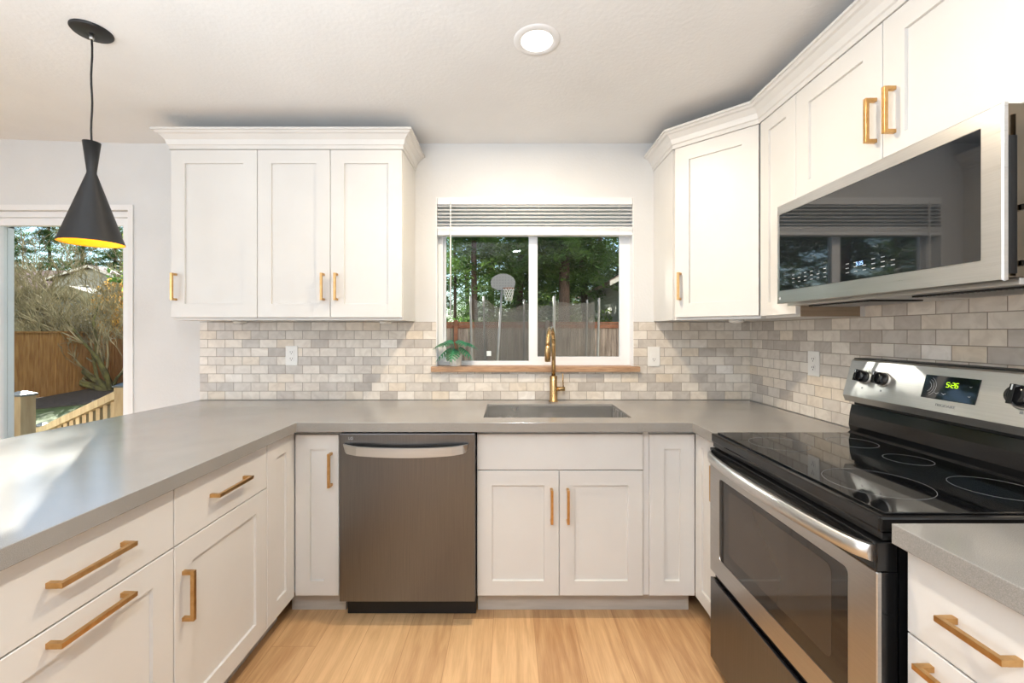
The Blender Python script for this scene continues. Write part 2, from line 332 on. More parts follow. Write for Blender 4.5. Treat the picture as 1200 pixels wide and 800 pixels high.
# ------------------------------------------------------------------ room shell
ZC = 2.448; XR = 1.447; XL = -5.0; YR = -3.1
def struct(o): return tag(o, kind='structure')
WX0, WX1, WZ0, WZ1 = -.434, .747, 1.083, 2.127          # sink window opening
DX0, DX1, DZ = -3.95, -2.27, 2.05                        # sliding door opening
b = MB()
T = .16
for x0, x1, z0, z1 in ((XL-.2, DX0, -.2, 2.7), (DX0, DX1, DZ, 2.7), (DX0, DX1, -.2, -.02), (DX1, WX0, -.2, 2.7), (WX0, WX1, -.2, WZ0), (WX0, WX1, WZ1, 2.7), (WX1, XR+.2, -.2, 2.7)):
    b.box(x0, x1, D, D+T, z0, z1)
wall_back = struct(b.build('wall_back', 'wall'))
wall_right = struct(MB().box(XR, XR+.12, YR, D, -.1, 2.6).build('wall_right', 'wall'))
struct(MB().box(XL-.12, XL, YR, D, -.1, 2.75).build('wall_left', 'wall'))
struct(MB().box(XL-.12, XR+.12, YR-.12, YR, -.1, 2.75).build('wall_rear', 'wall'))
struct(MB().box(XL, XR, YR, D, -.1, 0).build('floor', 'oak'))
b = MB(); cr = -2.28; ZL = ZC+(cr-XL)*.034
b.prism([V(XR, YR, ZC), V(cr, YR, ZC), V(XL, YR, ZL), V(XL, YR, ZL+.1), V(cr, YR, ZC+.1), V(XR, YR, ZC+.1)], V(0, D-YR, 0))
struct(b.build('ceiling', 'ceil'))
# tile backsplash (thin tiled layer on the walls)
ZT = 1.381; tt = .008
b = MB(); xb = -1.841
b.box(xb, WX0-.026, D-tt, D, .9165, ZT); b.box(WX0-.026, WX1+.03, D-tt, D, .9165, WZ0); b.box(WX1+.03, XR, D-tt, D, .9165, ZT)
b.box(WX0-.026, WX0, D-tt, D, WZ0+.034, ZT); b.box(WX1, WX1+.03, D-tt, D, WZ0+.034, ZT)
bs = b.build('tile_backsplash', 'tileb', wall_back); bs['label'] = 'cream and grey marble brick tiles'
b = MB(); b.box(XR-tt, XR, .3, D-tt, .9165, 1.53)
bs = b.build('tile_backsplash', 'tiles', wall_right); bs['label'] = 'pale grey marble brick tiles'
# ------------------------------------------------------------------ sink window
win = thing('window_1', 'white vinyl sliding window over the sink', 'window', (.156, D+.09, WZ0), kind='structure')
y0, y1 = D+.06, D+.115
b = MB(); fz0 = WZ0+.034
X0, X1 = WX0+.001, WX1-.001
for q in ((X0, X0+.03, fz0, WZ1), (X1-.03, X1, fz0, WZ1), (X0+.03, X1-.03, fz0, fz0+.022), (X0+.03, X1-.03, WZ1-.04, WZ1)): b.box(q[0], q[1], y0, y1, q[2], q[3])
b.build('frame', 'vinyl', win)
# drywall return lining
b = MB(); b.box(WX0, WX0+.006, D-.001, y0, fz0, WZ1); b.box(WX1-.006, WX1, D-.001, y0, fz0, WZ1); b.box(WX0+.006, WX1-.006, D-.001, y0, WZ1-.006, WZ1)
b.build('jamb_lining', 'trim', win)
def sash(xa, xb_, za, zb, yy, st, name='sash'):
    b = MB()
    b.box(xa, xa+st[0], yy, yy+.025, za, zb, .002); b.box(xb_-st[1], xb_, yy, yy+.025, za, zb, .002)
    b.box(xa, xb_, yy+.001, yy+.024, za, za+st[2]); b.box(xa, xb_, yy+.001, yy+.024, zb-st[3], zb)
    o = b.build(name, 'vinyl', win)
    MB().box(xa+st[0]-.004, xb_-st[1]+.004, yy+.010, yy+.014, za+st[2]-.004, zb-st[3]+.004).build('pane', 'glass', o)
    return o
sash(X0+.025, .165, fz0+.012, WZ1-.04, y0+.028, (.02, .04, .012, .03))
s2 = sash(.125, X1-.02, fz0+.018, WZ1-.04, y0+.001, (.052, .045, .034, .03))
MB().box(.130, .142, y0-.006, y0+.0015, 1.42, 1.50, .003).build('latch', 'vinyl', s2)
tag(MB().box(WX0-.026, WX1+.031, D-.034, D+.10, WZ0+.001, WZ0+.033, .003).build('window_sill', 'sillw', None, (.15, D, WZ0)), 'narrow natural wood sill board under the sink window', 'window sill')
# blind
bl = thing('venetian_blind', 'white venetian blind drawn up to the top of the sink window', 'blind', (.156, D+.02, WZ1-.008))
bx0, bx1 = WX0+.009, WX1-.009
MB().box(bx0, bx1, D-.012, D+.045, 2.080, WZ1-.008, .004).build('headrail', 'vinyl', bl)
for i in range(7):
    zz = 2.070-.0215*i
    b = MB(); b.strip([[V(x, D-.008, zz+.005), V(x, D+.017, zz+.0045), V(x, D+.042, zz-.001), V(x, D+.042, zz-.004), V(x, D+.017, zz), V(x, D-.008, zz-.0035)] for x in (bx0+.002, bx1-.002)], closed=True)
    bmesh.ops.holes_fill(b.bm, edges=b.bm.edges)
    b.build('slat', 'slat', bl)
b = MB()
for i in range(9): b.box(bx0, bx1, D-.010+.001*(i % 2), D+.044, 1.930-.0*i-.0022*0+.0032*(i-3), 1.9325+.0032*(i-3))
b.box(bx0, bx1, D-.009, D+.043, 1.898, 1.920, .003)
b.build('stacked_slats', 'vinyl', bl)
for x in (WX0+.09, -.02, .18, .42, WX1-.09):
    MB().tube([V(x, D-.0135, 2.09), V(x, D-.0135, 1.91)], .0009, 5).build('ladder_cord', 'vinyl', bl)
b = MB(); b.tube([V(-.345, D-.016, 2.095), V(-.345, D-.016, 1.415)], .004, 8); b.build('tilt_wand', 'vinyl', bl)
# ------------------------------------------------------------------ sliding patio door
dr = thing('door_1', 'white sliding glass patio door', 'door', (-3.1, D+.08, 0), kind='structure')
b = MB(); e = .001
for q in ((DX0+e, DX0+.03, 0, DZ-e), (DX1-.022, DX1-e, 0, DZ-e), (DX0+.03, DX1-.022, DZ-.035, DZ-e), (DX0+.03, DX1-.022, -.018, .03)): b.box(q[0], q[1], D+.03, D+.13, q[2], q[3])
b.build('frame', 'vinyl', dr)
def panel(xa, xb_, yy, st):
    b = MB(); z0, z1 = .032, DZ-.037
    b.box(xa, xa+st[0], yy, yy+.035, z0, z1, .002); b.box(xb_-st[1], xb_, yy, yy+.035, z0, z1, .002)
    b.box(xa, xb_, yy+.001, yy+.034, z0, z0+.08); b.box(xa, xb_, yy+.001, yy+.034, z1-.045, z1)
    o = b.build('door_panel', 'vinyl', dr)
    MB().box(xa+st[0]-.005, xb_-st[1]+.005, yy+.015, yy+.02, z0+.075, z1-.04).build('pane', 'glass', o); return o
dp = panel(-3.115, DX1-.023, D+.04, (.026, .05))
panel(DX0+.031, -3.10, D+.088, (.05, .026))
b = MB(); b.box(DX0-.03, DX1+.028, D-.008, D-.0005, DZ-.001, DZ+.03); b.box(DX1-.001, DX1+.028, D-.008, D-.0005, .0, DZ-.001); b.box(DX0-.03, DX0+.001, D-.008, D-.0005, .0, DZ-.001)
struct(b.build('trim_1', 'trim'))
b = MB(); b.box(DX1+.03, -1.95, D-.014, D-.0005, .001, .09, .002); struct(b.build('baseboard_back', 'trim'))
# ------------------------------------------------------------------ worktops
def slab(cells_x, cells_y, inside, z0, z1, warp=None):
    b = MB(); vd = {}
    def v(x, y, z):
        k = (x, y, z)
        if k not in vd:
            q = V(x, y, z)
            if warp: q = warp(q)
            vd[k] = b.bm.verts.new(q)
        return vd[k]
    nx, ny = len(cells_x)-1, len(cells_y)-1
    I = lambda i, j: 0 <= i < nx and 0 <= j < ny and inside((cells_x[i]+cells_x[i+1])/2, (cells_y[j]+cells_y[j+1])/2)
    for i in range(nx):
        for j in range(ny):
            if not I(i, j): continue
            xa, xb_, ya, yb = cells_x[i], cells_x[i+1], cells_y[j], cells_y[j+1]
            b._f([v(xa, ya, z1), v(xb_, ya, z1), v(xb_, yb, z1), v(xa, yb, z1)])
            b._f([v(xa, ya, z0), v(xa, yb, z0), v(xb_, yb, z0), v(xb_, ya, z0)])
            for (di, dj, p, q) in ((-1, 0, (xa, ya), (xa, yb)), (1, 0, (xb_, ya), (xb_, yb)), (0, -1, (xa, ya), (xb_, ya)), (0, 1, (xa, yb), (xb_, yb))):
                if not I(i+di, j+dj): b._f([v(*p, z0), v(*q, z0), v(*q, z1), v(*p, z1)])
    bmesh.ops.recalc_face_normals(b.bm, faces=b.bm.faces)
    b.bevel(.002, 2, 40)
    return b
YF = 1.899; XPF = -.950; XRF = .8236; YE = 1.690     # front edges
SX0, SX1, SY0, SY1 = -.119, .585, 2.012, 2.396
ZW0, ZW1 = .872, .915
def warp(q):
    if abs(q.x+1.841) < 1e-4: q.x = -1.841-(D-q.y)*.083
    return q
b = slab([-1.841, XPF, SX0, SX1, XRF, XR-tt-.001], [.12, YE, YF, SY0, SY1, D-tt-.001],
         lambda x, y: (x < XPF) or (y > YF and not (SX0 < x < SX1 and SY0 < y < SY1)) or (x > XRF and y > YE), ZW0, ZW1, warp)
tag(b.build('worktop', 'quartz', None, (-.3, 2.2, ZW0)), 'grey quartz worktop running round the peninsula, the sink wall and up to the stove', 'countertop')
b = slab([.812, XR-tt-.001], [.12, .900], lambda x, y: True, ZW0, ZW1)
tag(b.build('worktop', 'quartz', None, (1.1, .5, ZW0)), 'short grey quartz worktop on the near side of the stove', 'countertop')
# sink bowl
sk = thing('kitchen_sink', 'rectangular undermount stainless steel sink below the window', 'sink', (.23, 2.2, .67))
b = MB(); g = .002; ix0, ix1, iy0, iy1 = SX0-g, SX1+g, SY0-g, SY1+g; zb = .68
rings = []
g = -.0012; ix0, ix1, iy0, iy1 = SX0-g, SX1+g, SY0-g, SY1+g
for (o_, z) in ((.0, ZW1-.012), (-.0015, ZW1-.012), (-.0015, .70), (-.02, zb), (-.16, zb-.004)):
    rings.append([V(ix0-o_, iy0-o_, z), V(ix1+o_, iy0-o_, z), V(ix1+o_, iy1+o_, z), V(ix0-o_, iy1+o_, z)])
R = b.strip(rings, closed=True); b._f(R[-1])
b.build('bowl', 'sink', sk)
b = MB(); b.lathe((.235, 2.21, .676), [(.0, .0025), (.028, .0025), (.036, .006), (.045, .0045), (.045, .0)], 28, cap0=False, cap1=False); b.build('drain', 'steel', sk)
# ------------------------------------------------------------------ base cabinets
def shell(b, x0, x1, y0, y1, z0, z1): b.box(x0, x1, y0, y1, z0, z1)
ZD0, ZD1, ZS = .112, .853, .687
FL = -.98+0; FB = 1.944; FR = .855
TH = .019
LC = 'white lower cabinets'
# left run faces +x
def pen_unit(ya, yb, label, kind):
    t = thing('base_cabinet', label, 'cabinet', (-1.3, (ya+yb)/2, 0))
    xb_ = FL-TH
    MB().box(-1.60, xb_-.0005, ya+.001, yb-.001, .115, ZW0-.001).build('carcass', 'cab', t)
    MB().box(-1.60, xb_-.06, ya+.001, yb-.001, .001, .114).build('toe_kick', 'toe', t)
    zt = .861
    if kind == 'tall':
        d = front((xb_, yb-.002, ZD0), -Y_, X_, yb-ya-.004, zt-ZD0, rail=.07).build('door', 'cab', t)
    else:
        d = front((xb_, yb-.002, ZS+.004), -Y_, X_, yb-ya-.004, zt-ZS-.004, slab=True).build('drawer', 'cab', t)
        c = (ya+yb)/2; hl = .092
        pull(d, (FL, c-hl, .783), (FL, c+hl, .783), X_)
        if kind == 'door':
            d = front((xb_, yb-.002, ZD0), -Y_, X_, yb-ya-.004, ZS-ZD0, rail=.072).build('door', 'cab', t)
            pull(d, (FL, ya+.035, .452), (FL, ya+.035, .602), X_)
        else:
            d = front((xb_, yb-.002, ZD0), -Y_, X_, yb-ya-.004, ZS-ZD0, rail=.072).build('drawer', 'cab', t)
            pull(d, (FL, c-hl, .655), (FL, c+hl, .655), X_)
    return t
pen_unit(1.721, FB-.002, 'narrow white base cabinet panel in the left inner corner of the worktop', 'tall')
pen_unit(1.243, 1.721, 'white peninsula cabinet with one drawer over a door with an upright gold pull', 'door')
pen_unit(.735, 1.243, 'white peninsula cabinet with two drawers and two long level gold pulls', 'drawers')
pen_unit(.227, .735, 'white peninsula cabinet at the near open end', 'door')
tag(MB().box(-1.62, -1.601, .227, D-.002, .001, ZW0-.002).build('peninsula_back_panel', 'cab', None, (-1.61, 1.3, 0)), 'white panel closing the dining side of the peninsula cabinets', 'panel')
# back run faces -y
def back_carcass(t, xa, xb_, ztop=ZW0-.001):
    MB().box(xa+.001, xb_-.001, FB+TH+.0005, D-.01, .115, ztop).build('carcass', 'cab', t)
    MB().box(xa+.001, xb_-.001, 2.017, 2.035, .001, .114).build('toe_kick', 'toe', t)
s = F/FB
t = thing('base_cabinet', 'white corner base cabinet with one narrow door left of the dishwasher', 'cabinet', (-.87, 2.2, 0))
MB().box(-1.595, -.772, FB+TH+.0005, D-.01, .115, ZW0-.001).build('carcass', 'cab', t)
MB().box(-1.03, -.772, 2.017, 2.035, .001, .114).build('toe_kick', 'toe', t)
d = front((-.778, FB+TH, ZD0), -X_, -Y_, .200, .85-ZD0, rail=.068).build('door', 'cab', t)
pull(d, (-.812, FB, .617), (-.812, FB, .770), -Y_)
t = thing('base_cabinet', 'white double-door base cabinet below the sink with plain top panel', 'cabinet', (.23, 2.2, 0))
MB().box(-.146, .650, FB+TH+.0005, D-.01, .115, .62).box(-.146, .650, FB+TH+.0005, FB+TH+.02, .62, ZW0-.001).build('carcass', 'cab', t)
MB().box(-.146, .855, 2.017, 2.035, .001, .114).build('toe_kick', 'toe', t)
front((.616, FB+TH, ZS+.002), -X_, -Y_, .616+.1435, ZD1-ZS-.002, slab=True).build('false_front', 'cab', t)
d = front((.2305, FB+TH, ZD0), -X_, -Y_, .374, ZS-.002-ZD0).build('door', 'cab', t); pull(d, (.196, FB, .452), (.196, FB, .606), -Y_)
d = front((.616, FB+TH, ZD0), -X_, -Y_, .3825, ZS-.002-ZD0).build('door', 'cab', t); pull(d, (.270, FB, .452), (.270, FB, .606), -Y_)
MB().box(.619, .644, FB+.010, FB+TH, ZD0, .868).build('filler_strip', 'cab', t)
t = thing('base_cabinet', 'narrow white base cabinet panel right of the sink doors in the inner corner', 'cabinet', (.75, 2.2, 0))
MB().box(.652, 1.40, FB+TH+.0005, D-.01, .115, ZW0-.001).build('carcass', 'cab', t)
front((.8535, FB+TH, ZD0), -X_, -Y_, .208, .852-ZD0, rail=.068).build('door', 'cab', t)
# right run faces -x
t = thing('base_cabinet', 'narrow white base cabinet squeezed between the inner corner and the stove', 'cabinet', (1.1, 1.82, 0))
MB().box(FR+TH+.0005, 1.43, YE+.006, FB+TH-.001, .115, ZW0-.001).build('carcass', 'cab', t)
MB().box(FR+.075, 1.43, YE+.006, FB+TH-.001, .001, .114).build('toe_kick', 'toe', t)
d = front((FR+TH, YE+.008, ZD0), Y_, -X_, FB-YE-.010, .868-ZD0, rail=.06).build('door', 'cab', t)
pull(d, (FR, YE+.038, .63), (FR, YE+.038, .775), -X_)
def right_unit(ya, yb, label):
    t = thing('base_cabinet', label, 'cabinet', (1.1, (ya+yb)/2, 0)); xf = .843
    MB().box(xf+TH+.0005, 1.43, ya+.001, yb-.001, .115, ZW0-.001).build('carcass', 'cab', t)
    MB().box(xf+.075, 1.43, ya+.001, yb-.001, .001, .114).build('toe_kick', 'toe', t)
    c = (ya+yb)/2
    for z0, z1 in ((ZS+.002, .861), (.40, ZS-.002), (ZD0, .396)):
        d = front((xf+TH, ya+.002, z0), Y_, -X_, yb-ya-.004, z1-z0, slab=(z0 > .6), rail=.05).build('drawer', 'cab', t)
        hz = .777 if z0 > .6 else z1-.034; hl = .056 if z0 > .6 else .10
        pull(d, (xf, c-hl, hz), (xf, c+hl, hz), -X_)
right_unit(.602, .899, 'white drawer cabinet with gold pulls right beside the near side of the stove')
right_unit(.20, .600, 'wide white drawer cabinet at the near end of the right worktop')
# ------------------------------------------------------------------ dishwasher
dw = thing('dishwasher', 'brushed stainless steel dishwasher under the worktop left of the sink', 'dishwasher', (-.455, 2.2, 0))
dx0, dx1, dy = -.757, -.150, 1.897
b = MB(); b.box(dx0, dx1, dy, dy+.045, .114, .8665, .004); b.build('door', 'dwsteel', dw)
MB().box(dx0+.003, dx1-.003, dy+.046, D-.02, .114, .868).build('tub', 'blackm', dw)
MB().box(dx0+.003, dx1-.003, 1.99, 2.03, .001, .113).build('toe_panel', 'blackm', dw)
hx0, hx1 = -.735, -.178; n_ = 24; top = []; bot = []
b = MB(); rings = []
for i in range(n_+1):
    f = i/n_; x = hx0+(hx1-hx0)*f; sag = 4*f*(1-f); out = .016+.030*min(1, sag*2.2)**.7
    zt = .823-.012*sag; hh = .028+.018*sag**.3 if sag > 0 else .028
    hh = .036+.004*sag
    zb_ = zt-hh
    xt = x; xb2 = x+(.011 if i == 0 else -.011 if i == n_ else 0)
    rings.append([V(xt, dy-out, zt), V(xb2, dy-out-.002, zb_), V(xb2, dy-out+.012, zb_), V(xt, dy-out+.012, zt)])
R = b.strip(rings, closed=True, smooth=False); b._f(R[0]); b._f(R[-1])
for x in (hx0+.02, hx1-.02): b.box(x-.012, x+.012, dy-.018, dy+.0005, .792, .812)
b.build('handle', 'steelh', dw)
def text(body, size, loc, rot, m, parent, name='lettering', ext=.0004, align='CENTER'):
    cu = bpy.data.curves.new(name, 'FONT'); cu.body = body; cu.size = size; cu.extrude = ext; cu.align_x = align; cu.align_y = 'CENTER'
    o = bpy.data.objects.new('tmp', cu); COL.objects.link(o)
    bpy.context.view_layer.update()
    me = bpy.data.meshes.new_from_object(o.evaluated_get(bpy.context.evaluated_depsgraph_get()))
    bpy.data.objects.remove(o)
    me.transform(Matrix.Translation(Vector(loc)-Vector(parent['_o'])) @ rot.to_4x4()); me.materials.clear(); me.materials.append(M[m])
    q = bpy.data.objects.new(name, me); COL.objects.link(q); q.parent = parent; q['_o'] = parent['_o']; return q
def rotf(u, n):           # text x axis along u, facing n
    u = Vector(u).normalized(); n = Vector(n).normalized(); v = n.cross(u)
    return Matrix((u, v, n)).transposed()
text('LG', .017, (-.706, dy-.0008, .8445), rotf(X_, -Y_), 'lprint', dw, 'logo')
# ------------------------------------------------------------------ upper cabinets
ZU0, ZU1, ZUB = 1.397, 2.280, 1.383
UF = 2.232
def crown(path, z0, z1, proj, outs):
    """mitred crown: path points on the cabinet face line, outs = unit offset vectors at each point (already mitre scaled)"""
    prof = [(0, 0), (.006, 0), (.006, .018), (.012, .022), (.018, .045), (.036, .066), (.046, .070), (.052, .078), (proj, .080), (proj, .090), (0, .090)]
    b = MB(); rings = []
    for p, o_ in zip(path, outs):
        rings.append([V(p[0]+o_[0]*a, p[1]+o_[1]*a, z0+c*(z1-z0)/.09) for a, c in prof])
    R = b.strip(rings, closed=True); b._f(R[0]); b._f(R[-1]); return b
uc = thing('wall_cabinet', 'white three-door wall cabinet with crown moulding left of the sink window', 'cabinet', (-1.17, D-.15, ZUB))
ux0, ux1 = -1.778, -.5595
MB().box(ux0, ux1, UF+TH+.0005, D-.001, ZUB, 2.285).build('carcass', 'cab', uc)
for xa, xb_, px in ((-1.777, -1.3245, -1.750), (-1.3215, -.9405, -.973), (-.9375, -.5615, -.903)):
    d = front((xb_, UF+TH, ZU0), -X_, -Y_, xb_-xa, ZU1-ZU0, rail=.072).build('door', 'cab', uc)
    pull(d, (px, UF, 1.486), (px, UF, 1.628), -Y_)
crown([(ux0, D-.001), (ux0, UF), (ux1, UF), (ux1, D-.001)], ZU1+.0008, 2.371, .06, [(-1, 0), (-1, -1), (1, -1), (1, 0)]).build('crown_moulding', 'cab', uc)
MB().box(ux0, ux1, UF, D-.001, 2.2852, 2.30).build('top_frieze', 'cab', uc)
# diagonal corner cabinet
A = V(.868, UF, 0); B = V(1.158, 1.955, 0)
ucd = thing('wall_cabinet', 'white corner wall cabinet with a diagonal door right of the sink window', 'cabinet', (1.15, 2.25, ZUB))
u = (A-B).normalized(); n = V(-(B-A).normalized().y*-1, 0, 0); n = (B-A).normalized().cross(Z_).normalized()
if n.y > 0: n = -n
Ab, Bb = A-n*TH, B-n*TH
poly = [V(A.x+.0, D-.001, ZUB), V(A.x, Ab.y+.001, ZUB), V(Ab.x, Ab.y, ZUB), V(Bb.x, Bb.y, ZUB), V(XR-.001, Bb.y, ZUB), V(XR-.001, D-.001, ZUB)]
poly = [V(A.x, D-.001, ZUB), V(A.x, A.y+.012, ZUB), V(Ab.x, Ab.y+.0, ZUB), V(Bb.x, Bb.y, ZUB), V(XR-.001, Bb.y, ZUB), V(XR-.001, D-.001, ZUB)]
MB().prism(poly, V(0, 0, 2.285-ZUB)).build('carcass', 'cab', ucd)
wd = (A-B).length-.012
fo = Ab-u*.009
d = front(V(Bb.x, Bb.y, ZU0)+u*.004, u, n, wd, ZU1-ZU0, rail=.072).build('door', 'cab', ucd)
pp = A-u*.036; pull(d, (pp.x, pp.y, 1.486), (pp.x, pp.y, 1.628), n)
# over-range run
XU = 1.158
ucn = thing('wall_cabinet', 'narrow white wall cabinet between the corner cabinet and the microwave', 'cabinet', (1.3, 1.83, ZUB))
MB().box(XU+TH+.0005, XR-.001, 1.712, 1.939, ZUB, 2.285).build('carcass', 'cab', ucn)
front((XU+TH, 1.712, ZU0-.004), Y_, -X_, 1.950-1.712, ZU1-ZU0+.004, rail=.06).build('door', 'cab', ucn)
MB().box(XU+.02, XR-.03, 1.7095, 1.7115, ZUB, 1.45).build('shade_strip', 'undershade', ucn)['label'] = 'brown strip with underside shade put into its colour'  # thin strip coloured like the shade beside the microwave underside
ucr = thing('wall_cabinet', 'white two-door wall cabinet above the microwave with gold pulls', 'cabinet', (1.3, 1.32, 1.84))
MB().box(XU+TH+.0005, XR-.001, .918, 1.709, 1.832, 2.285).build('carcass', 'cab', ucr)
for ya, yb, py in ((1.3155, 1.7095, 1.338), (.918, 1.3125, 1.272)):
    d = front((XU+TH, ya, 1.836), Y_, -X_, yb-ya, ZU1-1.836, rail=.072).build('door', 'cab', ucr)
    pull(d, (XU, py, 1.916), (XU, py, 2.056), -X_)
uce = thing('wall_cabinet', 'white wall cabinet on the near side of the microwave', 'cabinet', (1.3, .6, ZUB))
MB().box(XU+TH+.0005, XR-.001, .30, .916, ZUB, 2.285).build('carcass', 'cab', uce)
for ya, yb in ((.30, .6065), (.6095, .915)): front((XU+TH, ya, ZU0), Y_, -X_, yb-ya, ZU1-ZU0, rail=.072).build('door', 'cab', uce)
def unit(v): v = Vector(v); return v.normalized()
n1, n2, n3 = V(-1, 0, 0), n.copy(), V(-1, 0, 0)
def mit(a, b_): m = (a+b_).normalized(); return m/(m.dot(a))
o1, o2 = mit(n1, n2), mit(n2, n3)
crown([(A.x, D-.001), (A.x, A.y), (B.x, B.y), (XU, .30)], ZU1+.0008, 2.371, .06, [(-1, 0), (o1.x, o1.y), (o2.x, o2.y), (-1, 0)]).build('crown_moulding', 'cab', ucd)
# puck lights below
for i, (x, y, lb) in enumerate(((-1.52, 2.40, 'small white puck light under the left end of the three-door cabinet'), (-.70, 2.42, 'small white puck light under the window end of the three-door cabinet'), (1.14, 2.12, 'small white puck light under the corner cabinet'))):
    q = thing('puck_light', lb, 'light', (x, y, ZUB-.017))
    MB().lathe((x, y, ZUB-.0165), [(.026, 0), (.034, .004), (.034, .016)], 24).build('housing', 'white', q)
    MB().lathe((x, y, ZUB-.0185), [(.018, 0), (.022, .002)], 20).build('lens', 'white', q)
# ------------------------------------------------------------------ microwave
XM = 1.078; my0, my1, mz0, mz1 = .925, 1.703, 1.428, 1.822
mw = thing('microwave_oven', 'stainless steel over-the-range microwave with a wide dark glass door', 'microwave', (1.26, 1.31, mz0))
MB().box(XM+.013, XR-.010, my0+.002, my1, mz0+.012, mz1-.001, .003).build('casing', 'bronze', mw)
b = MB()                                                      # door frame ring around the glass
def yz(y0_, y1_, z0_, z1_, x): return [V(x, y0_, z0_), V(x, y1_, z0_), V(x, y1_, z1_), V(x, y0_, z1_)]
gy0, gy1, gz0, gz1 = .968, 1.690, 1.482, 1.785
R = b.strip([yz(my0, my1, mz0+.006, mz1, XM+.012), yz(my0, my1, mz0+.004, mz1, XM+.003), yz(my0+.003, my1-.003, mz0+.007, mz1-.003, XM), yz(gy0, gy1, gz0, gz1, XM), yz(gy0+.001, gy1-.001, gz0+.001, gz1-.001, XM+.003)], closed=True)
b._f(R[0]); b._f(R[-1]); door = b.build('door', 'steelh', mw)
MB().box(XM+.0005, XM+.0028, gy0+.0015, gy1-.0015, gz0+.0015, gz1-.0015).build('glass', 'mwglass', door)
rt = rotf(-Y_, -X_)
text('5:25', .016, (XM-.0002, 1.303, 1.531), rt, 'blue', door, 'clock_digits')
for r_ in range(3):
    for c_ in range(14):
        if c_ in (6, 7): continue
        y = 1.60-.032*c_
        if (r_ == 2 and c_ % 3 == 1): continue
        MB().box(XM-.0001, XM+.0004, y, y+.012, 1.508+.014*r_, 1.5098+.014*r_).build('key_print', 'lprint', door)
MB().lathe((XM-.0006, 1.685, 1.452), [(.0, 0), (.006, 0), (.006, .0012)], 18, ax=(1, 0, 0), cap0=False).build('badge', 'lprint', door)
# near side: dark slot and hinge line of the casing
MB().box(1.091, 1.109, my0-.001, my0+.0035, 1.448, 1.75, .001).build('side_vent_slot', 'blackm', mw)
b = MB(); b.tube([V(1.119, my0-.012, mz0+.014), V(1.119, my0-.012, mz1-.02)], .0045, 10)
for z in (1.470, 1.592): b.box(1.113, 1.125, my0-.012, my0+.004, z-.006, z+.006)
b.build('side_rail', 'bronze', mw)
# underside
b = MB(); b.box(XM+.04, XR-.012, my0+.003, my1-.001, mz0-.004, mz0+.0115, .002); b.build('underside', 'steel', mw)
for y in (1.08, 1.50):
    fl = MB().box(1.16, 1.33, y-.14, y+.14, mz0-.009, mz0-.0042, .001); fl.build('grease_filter', 'blackm', mw)
    b = MB()
    for k in range(22): b.box(1.165, 1.325, y-.13+k*.012, y-.127+k*.012, mz0-.0105, mz0-.0092)
    b.build('filter_mesh', 'steel', mw)
# ------------------------------------------------------------------ range
rg = thing('kitchen_range', 'freestanding electric stove with black glass top and stainless oven door', 'stove', (1.1, 1.3, 0))
ry0, ry1 = .918, 1.685; XF = .800
b = MB(); b.box(XF+.05, 1.425, ry0+.004, ry1-.002, .055, .884); b.build('body', 'blackp', rg)
# cooktop
b = MB(); b.box(.8045, 1.400, ry0, ry1, .886, .920, .006); b.build('cooktop_rim', 'blackp', rg)
ct = MB().box(.8245, 1.345, ry0+.012, ry1-.012, .9203, .9250, .0015).build('cooktop_glass', 'bglass', rg)
for cx, cy_, r in ((.955, 1.50, .093), (1.23, 1.52, .075), (1.238, 1.315, .060), (.965, 1.115, .115), (1.235, 1.075, .088)):
    b = MB(); b.lathe((cx, cy_, .9251), [(r-.0012, 0), (r-.0012, .0003), (r, .0003), (r, 0)], 72, cap0=False, cap1=False)
    b.build('burner_ring', 'ring', ct)
# upper front trim strip and vents
b = MB()
b.box(XF+.012, XF+.05, ry0+.003, ry1-.002, .868, .884); b.build('front_trim', 'blackp', rg)
od = thing('tmp', None, None); bpy.data.objects.remove(od)
# door: stainless ring with window, black top band
b = MB(); wy0, wy1, wz0, wz1 = 1.0, 1.612, .456, .764
def rr(y0_, y1_, z0_, z1_, x, r=.012, k=4):
    pts = []
    for (cy_, cz, a0) in ((y1_-r, z0_+r, -90), (y1_-r, z1_-r, 0), (y0_+r, z1_-r, 90), (y0_+r, z0_+r, 180)):
        for i in range(k+1):
            a = math.radians(a0+90*i/k); pts.append(V(x, cy_+r*math.cos(a), cz+r*math.sin(a)))
    return pts
dz0, dz1 = .381, .798
R = b.strip([rr(ry0+.003, ry1-.001, dz0, dz1, XF+.010, .003), rr(ry0+.003, ry1-.001, dz0, dz1, XF+.002, .003), rr(ry0+.005, ry1-.003, dz0+.002, dz1-.001, XF, .003), rr(wy0, wy1, wz0, wz1, XF, .014), rr(wy0+.001, wy1-.001, wz0+.001, wz1-.001, XF+.004, .014)], closed=True)
b._f(R[0]); b._f(R[-1]); od = b.build('oven_door', 'doorsteel', rg)
MB().box(XF+.0105, XF+.046, ry0+.004, ry1-.002, dz0+.001, dz1-.001, .002).build('door_liner', 'blackp', od)
b = MB(); R = b.strip([rr(wy0+.002, wy1-.002, wz0+.002, wz1-.002, XF+.0039, .013), rr(wy0+.002, wy1-.002, wz0+.002, wz1-.002, XF+.001, .013)], closed=True); b._f(R[0]); b._f(R[-1])
b.build('window_glass', 'ovenglass', od)
b = MB(); R1 = b.strip([rr(1.052, 1.545, .506, .742, XF+.0012, .02), rr(1.052, 1.545, .506, .742, XF+.0006, .02)], closed=True); b._f(R1[0]); b._f(R1[-1]); b.build('inner_window', 'innerglass', od)
b = MB(); b.box(XF-.0005, XF+.045, ry0+.003, ry1-.001, .7985, .864, .003)
for z in (.842, .849, .856): b.box(XF-.0012, XF+.001, ry0+.03, ry1-.03, z, z+.003)
b.build('door_top_band', 'blackp', od)
b = MB(); rings = []
nh = 28
